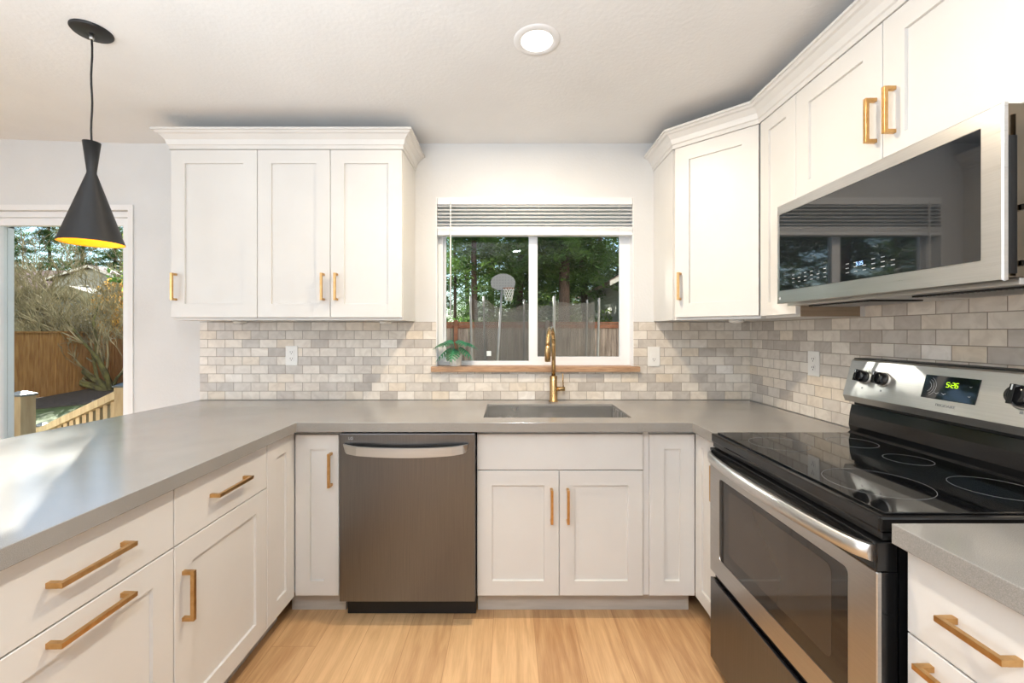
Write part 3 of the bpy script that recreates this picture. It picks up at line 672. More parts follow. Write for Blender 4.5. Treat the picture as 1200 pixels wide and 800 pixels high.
for i in range(nh+1):
    f = i/nh; y = ry0+.012+(ry1-ry0-.022)*f; bow = (4*f*(1-f))**.55; o_ = .006+.042*bow
    c = V(XF-o_, y, .836); hz = .020; 
    rings.append([c+V(.006, 0, hz), c+V(-.004, 0, hz*.8), c+V(-.008, 0, 0), c+V(-.004, 0, -hz*.8), c+V(.006, 0, -hz)])
R = b.strip(rings, closed=True, smooth=True); b._f(R[0]); b._f(R[-1])
b.build('door_handle', 'steel', od)
MB().box(XF+.0125, XF+.047, ry0+.005, ry1-.002, .037, .351, .002).build('drawer_body', 'blackp', rg)
b = MB(); b.box(XF+.001, XF+.012, ry0+.004, ry1-.001, .036, .352, .003); dd = b.build('storage_drawer', 'dwsteel', rg)
b = MB(); b.box(XF+.02, XF+.048, ry0+.006, ry1-.004, .353, .3805); b.build('drawer_gap_trim', 'blackm', rg)
for x, y in ((.88, ry0+.05), (.88, ry1-.05), (1.38, ry0+.05), (1.38, ry1-.05)): MB().lathe((x, y, .001), [(.018, 0), (.018, .01), (.008, .012), (.008, .056)], 14).build('leg', 'blackm', rg)
# back riser + console
def prof_y(pts, y0_, y1_): return MB().prism([V(x, y0_, z) for x, z in pts], V(0, y1_-y0_, 0))
prof_y([(1.338, .9205), (1.352, .933), (1.346, .955), (1.350, 1.0), (1.358, 1.035), (1.425, 1.035), (1.425, .9205)], ry0+.002, ry1-.006).build('riser', 'blackp', rg)
prof_y([(1.362, 1.036), (1.362, 1.056), (1.42, 1.056), (1.42, 1.036)], ry0+.012, ry1-.014).build('console_gap', 'blackm', rg)
cs = prof_y([(1.334, 1.050), (1.324, 1.074), (1.360, 1.208), (1.368, 1.213), (1.425, 1.213), (1.425, 1.050)], ry0+.001, ry1-.004); cs.bevel(.0025, 2, 20); cs = cs.build('console', 'steel', rg)
MB().box(1.372, 1.426, ry0-.0005, ry1-.002, 1.2135, 1.218).build('console_cap', 'blackm', cs)
cn = V(-(1.208-1.074), 0, (1.360-1.324)).normalized(); cu_ = -Y_; cv = cn.cross(cu_)     # console face frame
if cv.z < 0: cv = -cv
def cp(y, z, off=0):
    t_ = (z-1.074)/(1.208-1.074); return V(1.324+.036*t_, y, z)+cn*off
def knob(y, z, r):
    k = MB().lathe(cp(y, z, .0003), [(r*1.18, 0), (r*1.18, .003), (r*1.02, .004)], 32, ax=cn).build('knob_bezel', 'steel', cs)
    b = MB(); b.lathe(cp(y, z, .0035), [(r, 0), (r*.96, .020), (r*.85, .026), (r*.55, .0275)], 32, ax=cn)
    b.obox(cp(y, z, .033), (cv, cn, -Y_), (r*.92, .008, r*.24), .002); b.build('knob', 'knob', cs)
    MB().obox(cp(y, z, .0415)+cv*r*.6, (cv, cn, -Y_), (r*.25, .0005, r*.05)).build('knob_mark', 'lprint', cs)
    MB().obox(cp(y, z-.040, .0003), (cv, cn, -Y_), (.0035, .0003, .0035)).build('burner_icon', 'print', cs)
    MB().obox(cp(y-.0, z+.033, .0003), (cv, cn, -Y_), (.0018, .0003, .0018)).build('index_mark', 'dark', cs)
for y in (1.600, 1.520): knob(y, 1.150, .0235)
for y in (1.103, 1.005): knob(y, 1.150, .029)
yc, zc = 1.292, 1.147
b = MB(); b.obox(cp(yc, zc, .0006), (-Y_, cv, cn), (.080, .0375, .0012), .001); dp = b.build('display_panel', 'bglass', cs)
rc = Matrix((cu_, cv, cn)).transposed()
# seven segment digits
SEG = {'5': 'afgcd', '2': 'abged', '6': 'afgedc'}
def digits(s_, c, hgt, m, parent):
    wdt = hgt*.55; x = -(len(s_)*wdt*1.35)/2; b = MB(); t_ = hgt*.07
    for ch in s_:
        if ch == ':':
            for q in (-.2, .2): b.obox(c+cu_*(x+.1*wdt)+cv*q*hgt+cn*.0006, (cu_, cv, cn), (t_, t_, .0003))
            x += wdt*.45; continue
        pos = {'a': (.5, .5, 1), 'g': (.5, 0, 1), 'd': (.5, -.5, 1), 'f': (0, .25, 0), 'b': (1, .25, 0), 'e': (0, -.25, 0), 'c': (1, -.25, 0)}
        for sg in SEG[ch]:
            px, py, hz = pos[sg]
            cc = c+cu_*(x+px*wdt+py*hgt*.12)+cv*(py*hgt)+cn*.0006
            b.obox(cc, (cu_, cv, cn), ((wdt/2-t_*.6) if hz else t_, t_ if hz else hgt/4-t_*.6, .0003))
        x += wdt*1.4
    return b.build('clock_digits', m, parent)
digits('5:26', cp(yc-.012, zc+.011, .002), .0145, 'green', dp)
for (dy_, dz_, sx) in ((-.058, .012, .004), (-.060, -.016, .004), (.012, -.018, .007), (.034, -.018, .007)):
    b = MB(); c = cp(yc+dy_, zc+dz_, .0021)
    b.obox(c+cu_*sx*.4, ((cu_+cv*.6).normalized(), (cv-cu_*.6).normalized(), cn), (sx*.6, .0004, .0002)); b.obox(c-cu_*sx*.4, ((cu_-cv*.6).normalized(), (cv+cu_*.6).normalized(), cn), (sx*.6, .0004, .0002)); b.build('key_print', 'lprint', dp)
for r in (.018, .026, .033):
    b = MB(); c = cp(yc+.072, zc, .0021)
    pts = [c+cu_*r*math.cos(a)+cv*r*math.sin(a) for a in [math.radians(-60+120*i/12) for i in range(13)]]
    b.tube(pts, .0004, 4); b.build('key_print', 'lprint', dp)
text('FRIGIDAIRE', .0115, cp(yc+.0, 1.094, .0005), rc, 'print', cs, 'lettering')
# ------------------------------------------------------------------ faucet
fx, fy = .262, 2.474
fc = thing('kitchen_faucet', 'brushed brass pull-down faucet standing behind the sink', 'faucet', (fx, fy, ZW1))
MB().lathe((fx, fy, ZW1+.0005), [(.028, 0), (.028, .004), (.0225, .007), (.0215, .148), (.0205, .15)], 28).build('body', 'brass', fc)
dirn = V(-.054, -.20, 0).normalized()
pts = [V(fx, fy, ZW1+.15), V(fx, fy, 1.25)]
R_ = .098; zc_ = 1.245
for i in range(1, 17):
    a = math.pi*i/16; pts.append(V(fx, fy, zc_)+dirn*(R_-R_*math.cos(a))+Z_*(R_*math.sin(a)))
MB().tube(pts, .0118, 16).build('spout', 'brass', fc)
tip = pts[-1]
MB().lathe(tip+V(0, 0, -.085), [(.0125, 0), (.0165, .003), (.0160, .07), (.0135, .088)], 24).build('spray_head', 'brass', fc)
b = MB(); b.tube([V(fx+.018, fy, ZW1+.075), V(fx+.066, fy-.01, ZW1+.075)], .0125, 20); b.build('handle_hub', 'brass', fc)
b = MB(); b.tube([V(fx+.056, fy-.01, ZW1+.083), V(fx+.052, fy-.016, ZW1+.165)], .0038, 10); b.build('lever', 'brass', fc)
# ------------------------------------------------------------------ outlets
def outlet(c, n_, u_, label, kind='gfci'):
    c = Vector(c); n_ = Vector(n_); u_ = Vector(u_)
    t = thing('wall_outlet', label, 'outlet', tuple(c))
    MB().obox(c+n_*.003, (u_, Z_, n_), (.036, .058, .003), .0015).build('cover_plate', 'white', t)
    if kind == 'gfci':
        f_ = MB().obox(c+n_*.0068, (u_, Z_, n_), (.0165, .0335, .0009), .0005).build('receptacle', 'white', t)
        cs_ = (-.019, .019)
    elif kind == 'switch':
        MB().obox(c+n_*.0068, (u_, Z_, n_), (.0165, .0335, .0009), .0005).build('rocker', 'white', t)
        f_ = None; cs_ = (-.018, )
    else:
        cs_ = (-.02, .02); b = MB()
        for z in cs_: b.lathe(c+Z_*z+n_*.006, [(.0165, 0), (.0165, .0015)], 24, ax=n_)
        f_ = b.build('receptacle', 'white', t)
    for z in cs_:
        b = MB()
        for s_ in (-1, 1): b.obox(c+Z_*(z+.003)+u_*s_*.0062+n_*.0079, (u_, Z_, n_), (.0011, .0042, .0003))
        b.obox(c+Z_*(z-.008)+n_*.0079, (u_, Z_, n_), (.0022, .0022, .0003)); b.build('slots', 'dark', f_ or t)
    MB().lathe(c+Z_*.050+n_*.0058, [(.003, 0), (.003, .0006)], 12, ax=n_).lathe(c-Z_*.050+n_*.0058, [(.003, 0), (.003, .0006)], 12, ax=n_).build('screw', 'white', t)
yw = D-tt
outlet((-1.292, yw, 1.180), -Y_, X_, 'white outlet on the tiles under the three-door wall cabinet')
outlet((.865, yw, 1.175), -Y_, X_, 'white outlet on the tiles just right of the sink window', 'switch')
outlet((XR-tt, 1.995, 1.172), -X_, -Y_, 'white outlet on the right wall tiles beside the stove', 'duplex')
# ------------------------------------------------------------------ pendant lamp
px_, py_ = -1.561, 1.588
pl = thing('pendant_lamp', 'matt black hourglass pendant lamp with gold lining over the peninsula', 'lamp', (px_, py_, 1.65))
MB().lathe((px_, py_, ZC-.014), [(.02, 0), (.058, .004), (.0625, .009), (.0625, .0135)], 40).build('canopy', 'blackm', pl)
MB().lathe((px_, py_, ZC-.034), [(.006, 0), (.0075, .004), (.0075, .0205)], 16).build('cord_grip', 'steel', pl)
pts = [V(px_+.0022*math.sin(i*1.1), py_, ZC-.030-(ZC-.030-2.01)*i/12) for i in range(13)]
MB().tube(pts, .0032, 8).build('cord', 'blackm', pl)
zt_ = [(.095, 1.652), (.0135, 1.915), (.0265, 2.028)]
prof_o = [(.0955, 1.652), (.094, 1.657), (.0145, 1.914), (.0145, 1.921), (.0265, 2.030)]
prof_i = [(.0250, 2.030), (.0128, 1.921), (.0128, 1.914), (.0925, 1.657), (.0945, 1.652)]
MB().lathe((px_, py_, 0), prof_o+[prof_i[0], (.0128, 1.925)], 56, cap0=False, cap1=False).build('shade', 'blackm', pl)
MB().lathe((px_, py_, 0), [(.0954, 1.6519), (.0944, 1.6521), (.0925, 1.657), (.0128, 1.914), (.0128, 1.925)], 56, cap0=False, cap1=True).build('lining', 'gold', pl)
MB().lathe((px_, py_, 0), [(.004, 1.775), (.018, 1.78), (.024, 1.80), (.018, 1.83), (.010, 1.85), (.010, 1.913)], 20).build('bulb', 'lens', pl)
lamp('pendant_glow', 'POINT', (px_, py_, 1.745), 1.1, (1, .82, .5), shadow_soft_size=.03)
# ------------------------------------------------------------------ recessed ceiling lights
def can(x, y, label, power=20, col=(1, .89, .74)):
    z = ZC
    t = thing('recessed_light', label, 'light', (x, y, z-.006), 'added unseen ceiling downlights' if y < 0 else None)
    MB().lathe((x, y, z-.006), [(.060, .004), (.064, .0), (.086, .001), (.090, .0055)], 48, cap0=False, cap1=False).build('trim_ring', 'trim', t)
    MB().lathe((x, y, z-.0045), [(.0, 0), (.061, 0), (.061, .004)], 40, cap0=False, cap1=False).build('lens', 'lens', t)
    o = lamp('downlight', 'AREA', (x, y, z-.008), power, col, shape='DISK', size=.11)
can(.109, 1.640, 'round lit ceiling downlight in front of the sink window', 24, (1, .82, .60))
can(.109, -.6, 'added ceiling downlight, unseen behind the viewer on the kitchen side', 32, (.88, .94, 1))  # added out of view, cool coloured to whiten the left cabinets
can(-1.4, -.9, 'added ceiling downlight, unseen behind the viewer towards the dining side', 14, (.88, .94, 1))  # also added out of view to light the room from behind
# ------------------------------------------------------------------ potted plant on the sill
ppx, ppy, ppz = -.318, D+.005, WZ0+.0335
pt = thing('potted_plant', 'small green monstera plant in a white pot on the window sill', 'plant', (ppx, ppy, ppz))
MB().lathe((ppx, ppy, ppz+.0005), [(.030, 0), (.035, .004), (.039, .066), (.0385, .069), (.035, .069), (.034, .055)], 32, cap1=False).build('pot', 'pot', pt)
MB().lathe((ppx, ppy, ppz+.056), [(.0, 0), (.0342, 0)], 24, cap0=False, cap1=False).build('soil', 'soil', pt)
rp = random.Random(3)
def monstera(base, tipdir, size, droop):
    """leaf blade with finger lobes"""
    b = MB(); u_ = Vector(tipdir).normalized(); side = u_.cross(Z_).normalized(); nrm = side.cross(u_).normalized()
    pts = []; k = 7; L_ = size
    def pnt(a, s_, ):
        return base+u_*a+side*s_+nrm*(-abs(s_)*.35)-Z_*(droop*a*a/L_)
    mid = [pnt(L_*i/(2*k), 0) for i in range(2*k+1)]
    mv = [b.bm.verts.new(p) for p in mid]
    for sg in (-1, 1):
        for i in range(k):
            f = (i+.5)/k; wd_ = size*.52*math.sin(math.pi*min(1, f*.85+.18))**.8
            a0, a1 = L_*(2*i)/(2*k), L_*(2*i+1.35)/(2*k)
            v0, v1, v2 = mv[2*i], mv[2*i+1], mv[min(2*i+2, 2*k)]
            w1 = b.bm.verts.new(pnt(a0+L_*.06, sg*wd_*.55)); w2 = b.bm.verts.new(pnt(a1+L_*.05, sg*wd_*.55))
            t1 = b.bm.verts.new(pnt(a0+L_*.14, sg*wd_)); t2 = b.bm.verts.new(pnt(a1+L_*.13, sg*wd_*.96))
            b._f([v0, v1, w2, w1]); b._f([v1, v2, w2]); b._f([w1, w2, t2, t1])
    return b
for i, (ang, ln, rise, sz) in enumerate(((185, .045, .085, .085), (205, .03, .055, .09), (350, .05, .085, .085), (330, .035, .06, .08), (265, .03, .05, .085), (240, .03, .095, .08), (300, .035, .1, .08), (20, .03, .09, .07), (160, .02, .1, .07))):
    a = math.radians(ang); dr_ = V(math.cos(a), math.sin(a)*.6-.15, 0).normalized()
    st0 = V(ppx, ppy, ppz+.056); st1 = st0+dr_*ln+Z_*rise
    MB().tube([st0, st0+dr_*ln*.35+Z_*rise*.6, st1], .0013, 6).build('stem', 'leaf', pt)
    lf = monstera(st1, dr_+V(0, 0, .15 if rise > .07 else -.3), sz, .55).build('leaf', 'leaf', pt, recalc=False)
    md = lf.modifiers.new('th', 'SOLIDIFY'); md.thickness = .0007
# ------------------------------------------------------------------ outdoors
ZG = -.5
b = MB(); b.box(-45, 25, D+T+.02, 60, ZG-.2, ZG); struct(b.build('ground', 'grass'))
b = MB(); b.prism([V(-11.6, 9.4, ZG), V(-13.2, 9.4, ZG), V(-14.2, 16.5, ZG), V(-10.2, 16.5, ZG), V(-9.9, 11.6, ZG)], V(0, 0, .03)); struct(b.build('ground_mulch', 'mulch'))
b = MB(); b.box(-4.2, -1.4, D+T+.03, 3.55, -.10, -.06)
for i in range(20): b.box(-4.2+i*.14, -4.2+i*.14+.134, D+T+.03, 3.55, -.0595, -.032)
b.box(-4.2, -1.4, 3.48, 3.54, ZG, -.10)
struct(b.build('deck_floor', 'deck'))
def post(parent, x, y, z0, z1, w_=.045):
    MB().box(x-w_, x+w_, y-w_, y+w_, z0, z1-.02, .003).build('post', 'deck', parent)
    b = MB(); b.box(x-w_-.008, x+w_+.008, y-w_-.008, y+w_+.008, z1-.02, z1-.008); 
    b.strip([[V(x-w_-.006, y-w_-.006, z1-.008), V(x+w_+.006, y-w_-.006, z1-.008), V(x+w_+.006, y+w_+.006, z1-.008), V(x-w_-.006, y+w_+.006, z1-.008)], [V(x-.01, y-.01, z1+.012), V(x+.01, y-.01, z1+.012), V(x+.01, y+.01, z1+.012), V(x-.01, y+.01, z1+.012)]], closed=True)
    b.build('post_cap', 'pcap', parent)
rl = thing('stair_railing', 'sloping wooden stair railing with balusters and capped posts outside the patio door', 'railing', (-3.6, 3.5, ZG))
p1 = V(-2.985, 3.30, .915); p2 = V(-4.47, 4.07, .44)
post(rl, p1.x, p1.y, -.031, p1.z); post(rl, p2.x, p2.y, ZG+.001, p2.z)
dd_ = (p2-p1); dl = dd_.length; ax = dd_.normalized(); sd_ = ax.cross(Z_).normalized(); up = sd_.cross(ax).normalized()
a_ = p1+V(0, 0, -.075)+ax*.045; b_ = p2+V(0, 0, -.06)-ax*.045
MB().obox((a_+b_)/2, (ax, sd_, up), ((b_-a_).length/2, .045, .03), .003).build('handrail', 'deck', rl)
MB().obox((a_+b_)/2-Z_*.62, (ax, sd_, up), ((b_-a_).length/2, .02, .04), .003).build('bottom_rail', 'deck', rl)
for i in range(1, 12):
    q = a_+(b_-a_)*i/12; MB().box(q.x-.017, q.x+.017, q.y-.017, q.y+.017, q.z-.62, q.z-.025).build('baluster', 'deck', rl)
rl2 = thing('stair_railing', 'wooden deck post with a dark cap close outside the left of the patio door', 'railing', (-3.16, 2.95, ZG))
post(rl2, -3.215, 2.80, -.031, .92, .045); post(rl2, -3.72, 3.2, ZG+.001, .68, .03)
a_ = V(-3.25, 2.85, .80); b_ = V(-3.70, 3.18, .61)
ax = (b_-a_).normalized(); sd_ = ax.cross(Z_).normalized(); up = sd_.cross(ax).normalized()
MB().obox((a_+b_)/2, (ax, sd_, up), ((b_-a_).length/2, .03, .025), .003).build('handrail', 'deck', rl2)
# fences
def fence(pa, pb, z0, z1, label, m, mrail, post_every=2.4, board=.14):
    pa, pb = Vector(pa), Vector(pb); v = pb-pa; n_ = int(v.length/board); ax = v.normalized(); pr = V(-ax.y, ax.x, 0)
    t = thing('wooden_fence', label, 'fence', (pa.x, pa.y, z0))
    b = MB()
    for i in range(n_):
        c = pa+ax*board*(i+.5); j = random.uniform(-.004, .004)
        b.obox(c+pr*j+Z_*((z0+z1)/2+random.uniform(-.006, .006)), (ax, pr, Z_), (board/2-.003, .009, (z1-z0)/2))
    b.build('boards', m, t)
    mid = (pa+pb)/2
    MB().obox(mid+Z_*(z1+.02), (ax, pr, Z_), (v.length/2, .05, .02)).build('cap_rail', mrail, t)
    MB().obox(mid+Z_*(z1-.07)-pr*.025*(1 if pr.y > 0 else -1), (ax, pr, Z_), (v.length/2, .012, .05)).build('top_rail', mrail, t)
    k = int(v.length/post_every)
    for i in range(k+1):
        c = pa+ax*post_every*i-pr*(.05 if pr.y > 0 else -.05); MB().obox(c+Z_*((z0+z1)/2+.03), (ax, pr, Z_), (.045, .045, (z1-z0)/2+.05)).build('post', mrail if i % 2 else m, t)
    return t
fence((-8.3, 10.85, 0), (6.5, 10.85, 0), ZG+.001, 1.54, 'weathered grey board fence with brown cap rail behind the trampoline', 'oldf', 'capr', 2.32)
fence((-12.15, 9.0, 0), (-13.85, 15.6, 0), ZG+.032, 1.30, 'honey coloured cedar board fence behind the bare tree', 'cedar', 'cedar', 30)
fence((-8.5, 11.0, 0), (-13.7, 15.75, 0), ZG+.032, 1.30, 'cedar board fence joining the side fence to the weathered one', 'cedar', 'cedar', 30)
# trees
def conifer(x, y, h, r, z0, tr, label, m='fir', seed=0, dens=1.0, group=None):
    rnd = random.Random(seed)
    t = thing('conifer_tree', label, 'tree', (x, y, ZG), group)
    pts = [V(x+rnd.uniform(-.04, .04)*i, y, ZG+h*i/6) for i in range(7)]
    MB().tube(pts, [tr*(1-.13*i) for i in range(7)], 10).build('trunk', 'bark', t)
    vs = []; fs = []
    nb = int(h*13*dens); z = z0
    for k in range(nb):
        f = rnd.random()**1.0; zz = z0+(ZG+h-z0)*f; rr_ = r*(1-f)**.75*rnd.uniform(.6, 1.1)+.15
        a = rnd.uniform(0, 2*math.pi); dx, dy_ = math.cos(a), math.sin(a)
        cx, cy_ = x+dx*tr*.5, y+dy_*tr*.5
        ns = int(13*max(.5, rr_)*dens)+5
        for j in range(ns):
            g_ = (j+rnd.random())/ns; q = V(cx+dx*rr_*g_, cy_+dy_*rr_*g_, zz-.30*rr_*g_*g_+.1*g_)
            wsp = .30*(1-g_*.5)
            q += V(-dy_, dx, 0)*rnd.uniform(-wsp, wsp)*1.3+Z_*rnd.uniform(-.1, .06)
            for l in range(5):
                s_ = rnd.uniform(.06, .15); aa = rnd.uniform(0, 6.28)
                w_ = V(math.cos(aa), math.sin(aa), rnd.uniform(-.7, .2))*s_*2.0; o_ = V(-w_.y, w_.x, rnd.uniform(-.1, .1))*.30
                qq = q+V(rnd.uniform(-.14, .14), rnd.uniform(-.14, .14), rnd.uniform(-.12, .1)); i0 = len(vs)
                vs += [qq-w_*.5, qq+o_*.5, qq+w_*.5, qq-o_*.5]; fs.append((i0, i0+1, i0+2, i0+3))
    me = bpy.data.meshes.new('crown'); base = V(x, y, ZG)
    me.from_pydata([tuple(v-base) for v in vs], [], fs); me.materials.append(M[m])
    o = bpy.data.objects.new('crown', me); COL.objects.link(o); o.parent = t
    return t
def TP(xpix, d): return (xpix-CX)*d/F
conifer(TP(660, 13), 13, 13, 2.6, 2.7, .20, 'thick-trunked fir tree behind the fence seen in the right pane', 'fir', 1, 1.3)
conifer(TP(685, 16), 16, 13, 2.4, 2.8, .16, 'thinner dark-trunked fir just right of the thick trunk', 'fir', 2, 1.3)
conifer(TP(556, 14), 14, 13, 2.0, 3.3, .12, 'slim tall fir behind the fence left of the basketball hoop', 'fir', 3, .9)
conifer(TP(534, 15.5), 15.5, 12, 1.7, 3.0, .07, 'slimmest fir at the left edge of the sink window', 'fir', 4, .8)
conifer(TP(608, 15), 15, 12, 2.3, 1.6, .15, 'green fir behind the basketball hoop', 'fir', 5, 1.2)
bgl = 'background conifers behind the back fence'
for i, (px, d, h, r, z0, m) in enumerate(((575, 22, 12, 3.4, .3, 'fir'), (628, 21, 13, 3.2, .3, 'fir2'), (668, 23, 13, 3.2, .2, 'fir2'), (703, 19.5, 8.6, 2.4, .2, 'fir2'), (735, 24, 11, 3.0, .2, 'fir'), (548, 27, 10, 3.0, .2, 'fir'), (512, 21, 12, 3.0, .4, 'fir'), (600, 29, 13, 4.0, .2, 'fir'), (645, 30, 13, 4, .2, 'fir'))):
    conifer(TP(px, d), d, h, r, z0, .22, 'background conifer standing behind the row of firs beyond the back fence', m, 20+i, .8, bgl)
bgl2 = 'dark conifers behind the neighbouring houses'
for i, (px, d, h, r) in enumerate(((14, 39, 15, 3.2), (58, 42, 17, 3.4), (96, 38, 16, 3.2), (134, 42, 17, 3.4), (168, 38, 16, 3.2))):
    conifer(TP(px, d), d, h, r, .2, .22, 'dark conifer rising behind the neighbouring houses seen through the patio door', 'fir', 50+i, 1.25, bgl2)
conifer(-7.2, 11.9, 14, 3.0, .2, .2, 'added unseen fir between window and patio door, keeping sun off the sink window', 'fir', 71, 1.3)  # added out of view to keep low sun out of the sink window
conifer(-5.4, 13.0, 11, 2.3, .2, .2, 'second added unseen fir beyond the fence, blocking sun from the sink window', 'fir', 72, 1.3)  # another unseen sun blocker added for the sink window
# bare mossy tree
def bare_tree():
    rnd = random.Random(11); base = V(TP(131, 13.1), 13.1, ZG+.03)
    t = thing('bare_tree', 'leaning bare mossy garden tree with tangled branches in front of the cedar fence', 'tree', tuple(base))
    tk = MB(); br = MB()
    def limb(b_, p, dr_, ln, r, lvl):
        n_ = 5; pts = [p.copy()]; rs = [r]; q = p.copy(); dcur = dr_.normalized()
        for i in range(n_):
            dcur = (dcur+V(rnd.uniform(-.32, .3), rnd.uniform(-.25, .25), rnd.uniform(-.2, .36))).normalized()
            q = q+dcur*ln/n_; pts.append(q.copy()); rs.append(max(.008, r*(1-.16*(i+1))))
        (tk if lvl == 0 else br).tube(pts, rs, 6 if lvl < 2 else 3, caps=lvl < 2)
        if lvl < 4:
            for k in range((5, 5, 5, 3)[lvl]):
                i = rnd.randint(1, n_); dd2 = (pts[i]-pts[i-1]).normalized()
                nd = dd2+V(rnd.uniform(-1.1, .9), rnd.uniform(-.7, .7), rnd.uniform(-.4, 1.1))
                limb(b_, pts[i].copy(), nd, ln*rnd.uniform(.45, .72), rs[i]*.58, lvl+1)
    for (dx, dz, ln, r) in ((-1.5, .75, 2.6, .10), (-1.2, 1.0, 2.9, .11), (-.75, 1.2, 2.9, .09), (-.35, 1.3, 2.7, .08), (.3, 1.3, 2.4, .05), (-1.7, .5, 2.7, .08), (-1.9, .9, 3.1, .07), (-2.2, .55, 2.9, .06), (-1.3, 1.3, 3.0, .07)):
        limb(tk, base+V(rnd.uniform(-.1, .1), rnd.uniform(-.1, .1), -.04), V(dx, rnd.uniform(-.35, .15), dz), ln, r, 0)
    tk.build('limbs', 'mossd', t); o = br.build('branches', 'moss', t, recalc=False)
bare_tree()
def shrub(c, r, h, m, label, n_=900, seed=1):
    rnd = random.Random(seed); t = thing('garden_shrub', label, 'shrub', tuple(c)); b = MB()
    for k in range(9):
        a = rnd.uniform(0, 6.28); e_ = c+V(math.cos(a)*r*.5, math.sin(a)*r*.5, h*rnd.uniform(.6, .95)); b.tube([c, (c+e_)/2+V(0, 0, .05), e_], [.02, .014, .006], 5)
    b.build('stems', 'bark', t); vs = []; fs = []
    for k in range(n_):
        v_ = V(rnd.gauss(0, 1), rnd.gauss(0, 1), rnd.gauss(0, 1)).normalized()*rnd.random()**.4
        q = V(v_.x*r, v_.y*r, h*.55+v_.z*h*.45); w_ = V(rnd.uniform(-1, 1), rnd.uniform(-1, 1), rnd.uniform(-1, 1)).normalized()*.07; o_ = w_.orthogonal().normalized()*.045
        i0 = len(vs); vs += [q-w_, q+o_, q+w_, q-o_]; fs.append((i0, i0+1, i0+2, i0+3))
    me = bpy.data.meshes.new('foliage'); me.from_pydata([tuple(v) for v in vs], [], fs); me.materials.append(M[m]); o = bpy.data.objects.new('foliage', me); COL.objects.link(o); o.parent = t
shrub(V(TP(146, 17), 17, ZG), 1.1, 4.1, 'yellow', 'tall shrub with orange yellow autumn leaves near the right edge of the patio door', 2600, 2)
shrub(V(TP(712, 14), 14, ZG), .9, 2.6, 'fir2', 'leafy green bush above the weathered fence at the right edge of the sink window', 1500, 4)
shrub(V(TP(540, 12.6), 12.6, ZG), 1.0, 2.3, 'fir', 'dark bush behind the weathered fence at the left edge of the sink window', 1500, 5)
shrub(V(-7.35, 9.0, ZG), .62, 5.95, 'fir2', 'slender leafy tree added unseen between window and patio door to shade the worktop', 5200, 9)  # added out of view to shade part of the worktop sun patch
shrub(V(-7.85, 9.6, ZG), .55, 8.2, 'fir2', 'taller thinly leaved tree added unseen behind the slender one to dapple the sun', 300, 12)  # sparse unseen crown added to break the sun patch into dapples
# houses
def house(x0, x1, y0_, y1_, zw, xp, zp, label, mw_, mr, over=.35, mfa='fascia', fd=.06):
    t = thing('neighbour_house', label, 'house', ((x0+x1)/2, y0_, ZG))
    b = MB(); b.prism([V(x0, y0_, ZG), V(x1, y0_, ZG), V(x1, y0_, zw[1]), V(xp, y0_, zp-.05), V(x0, y0_, zw[0])], V(0, y1_-y0_, 0)); b.build('walls', mw_, t)
    r_ = MB(); fa = MB()
    for (xe, ze) in ((x0, zw[0]), (x1, zw[1])):
        sl = (zp-ze)/(xp-xe); xo = xe+(-over if xe < xp else over); zo = ze+(xo-xe)*sl
        r_.prism([V(xo, y0_-over, zo), V(xp, y0_-over, zp), V(xp, y0_-over, zp+.10), V(xo, y0_-over, zo+.10)], V(0, y1_-y0_+2*over, 0))
        fa.prism([V(xo, y0_-over-.03, zo-fd), V(xp, y0_-over-.03, zp-fd), V(xp, y0_-over-.03, zp+.07), V(xo, y0_-over-.03, zo+.07)], V(0, .028, 0))
    r_.build('roof', mr, t); fa.build('fascia', mfa, t)
    return t
h1 = house(-27, -17.2, 20, 25, (2.6, 2.35), TP(87, 20), 3.38, 'nearer grey-sided neighbouring house with a low mossy roof', 'siding', 'roofg', .35, 'roofg', .42)
h2 = house(TP(62, 27.5), -23.6, 27.5, 33, (4.75, 4.2), TP(109, 27.5), 5.55, 'farther pale-sided neighbouring house with a gable and brown roof', 'siding2', 'roof')
MB().prism([V(-36, 28.2, 4.0), V(-36, 31.5, 5.9), V(-36, 34.8, 4.0)], V(36+TP(75, 28), 0, 0)).build('roof_wing', 'roof', h2)
MB().box(-36, TP(62, 28), 28.6, 34.4, ZG, 4.0).build('side_wing', 'siding2', h2)
for x, z in ((-25.2, 4.0), (-27.4, 3.9)):
    f_ = MB().box(x-.4, x+.4, 27.40, 27.498, z-.45, z+.45).build('window', 'fascia', h2); MB().box(x-.33, x+.33, 27.38, 27.401, z-.38, z+.38).build('pane', 'bglass', f_)
h3 = house(3.35, 9, 12.6, 18, (2.95, 2.95), 6.2, 4.5, 'neighbouring house whose roof eave shows at the right edge of the sink window', 'siding2', 'roof', .45)
h4 = house(4.55, 7.4, 20, 24, (2.25, 2.25), TP(726, 20), 2.75, 'small far gabled house low at the right edge of the sink window', 'siding', 'roofg', .25)
# trampoline
tr = thing('trampoline', 'round trampoline with dark enclosure netting on poles in the back yard', 'trampoline', (TP(620, 9), 9.1, ZG))
PL = [(551.5, 347, 8.9), (649.5, 347, 8.0), (702, 349, 8.8), (688, 351, 9.9), (614, 351, 10.35), (567, 347, 9.9)]
tops = [P(a, b_, c) for a, b_, c in PL]
leanc = V(sum(p.x for p in tops)/6, sum(p.y for p in tops)/6, 0)
zb_ = .32
bots = []
for p in tops:
    q = V(p.x, p.y, 0)+(leanc-V(p.x, p.y, 0))*.03; bots.append(V(q.x, q.y, zb_))
for p, q in zip(tops, bots):
    MB().tube([V(q.x, q.y, ZG+.001), V(q.x, q.y, zb_), V(p.x, p.y, p.z-.2), p], [.025, .025, .024, .024], 10).build('pole', 'tpole', tr)
MB().tube(bots, .025, 8, closed=True).build('frame_ring', 'tpole', tr)
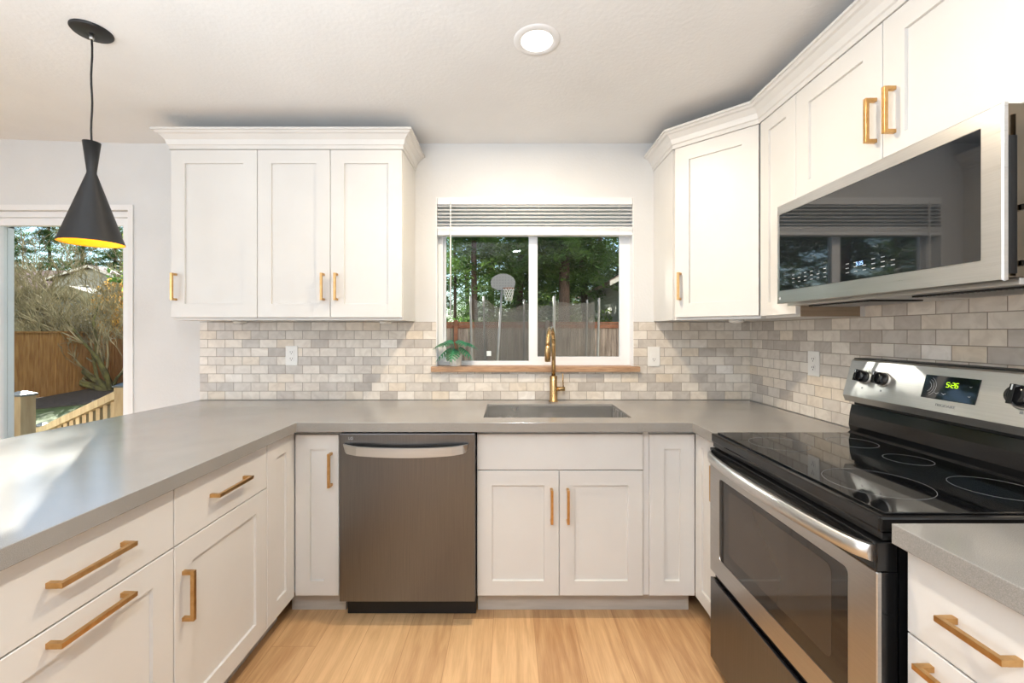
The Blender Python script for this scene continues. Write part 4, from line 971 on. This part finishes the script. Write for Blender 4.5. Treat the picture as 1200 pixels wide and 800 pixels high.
b = MB(); inn = [q+(leanc+Z_*zb_-q)*.12 for q in bots]; b.prism(inn, V(0, 0, .012)); b.build('jumping_mat', 'tmat', tr)
b = MB()
for i in range(6):
    a0 = tops[i]+(leanc+Z_*tops[i].z-tops[i])*.06; a1 = tops[(i+1) % 6]+(leanc+Z_*tops[(i+1) % 6].z-tops[(i+1) % 6])*.06
    sag = (.24, .06, .05, .1, .2, .05)[i]; cols = []
    for k in range(15):
        f = k/14; q = a0.lerp(a1, f); ztop = q.z-.06-sag*(4*f*(1-f))**.7
        cols.append([V(q.x+.02*math.sin(k*2.1), q.y+.03*math.sin(k*1.7), ztop+(zb_-ztop)*j/6) for j in range(7)])
    b.strip(cols, smooth=True)
b.build('netting', 'net', tr, recalc=False)
c = P(573, 414, 7.98+.6); MB().box(c.x-.045, c.x+.045, c.y-.012, c.y-.008, c.z-.05, c.z+.05).build('care_tag', 'white', tr)
# basketball hoop
hp = P(583, 423, 7.6)
bh = thing('basketball_hoop', 'grey fan-shaped basketball backboard on a thin pole beside the trampoline', 'basketball hoop', (hp.x, 7.6, ZG))
ptop = P(588.5, 338, 7.75)
MB().tube([V(hp.x-.02, 7.58, ZG+.001), hp, ptop+V(-.005, 0, 0)], .020, 10).build('pole', 'tpole', bh)
bc = P(589.5, 330, 7.72); b = MB(); pts = []
for i in range(15):
    a = math.radians(180-180*i/14); pts.append(V(bc.x+.225*math.cos(a), 7.70, bc.z-.02+.165*math.sin(a)))
pts += [V(bc.x+.21, 7.70, bc.z-.10), V(bc.x+.10, 7.70, bc.z-.155), V(bc.x-.10, 7.70, bc.z-.155), V(bc.x-.21, 7.70, bc.z-.10)]
b.prism(pts, V(0, .025, 0)); b.build('backboard', 'board', bh)
rc_ = V(bc.x+.10, 7.54, bc.z-.14); ring = [rc_+V(.10*math.cos(a), .10*math.sin(a), 0) for a in [2*math.pi*i/24 for i in range(24)]]
b = MB(); b.tube(ring, .008, 6, closed=True); b.box(rc_.x-.03, rc_.x+.01, 7.63, 7.70, rc_.z-.012, rc_.z+.008); b.build('rim', 'capr', bh)
b = MB()
for i in range(12):
    for sg in (-1, 1):
        pts = []
        for j in range(6):
            a = 2*math.pi*(i/12)+sg*j*.26; r = .10*(1-.085*j); pts.append(rc_+V(r*math.cos(a), r*math.sin(a), -.045*j))
        b.tube(pts, .004, 4)
b.build('net', 'fascia', bh)
for o in list(bpy.data.objects):
    if '_o' in o: del o['_o']
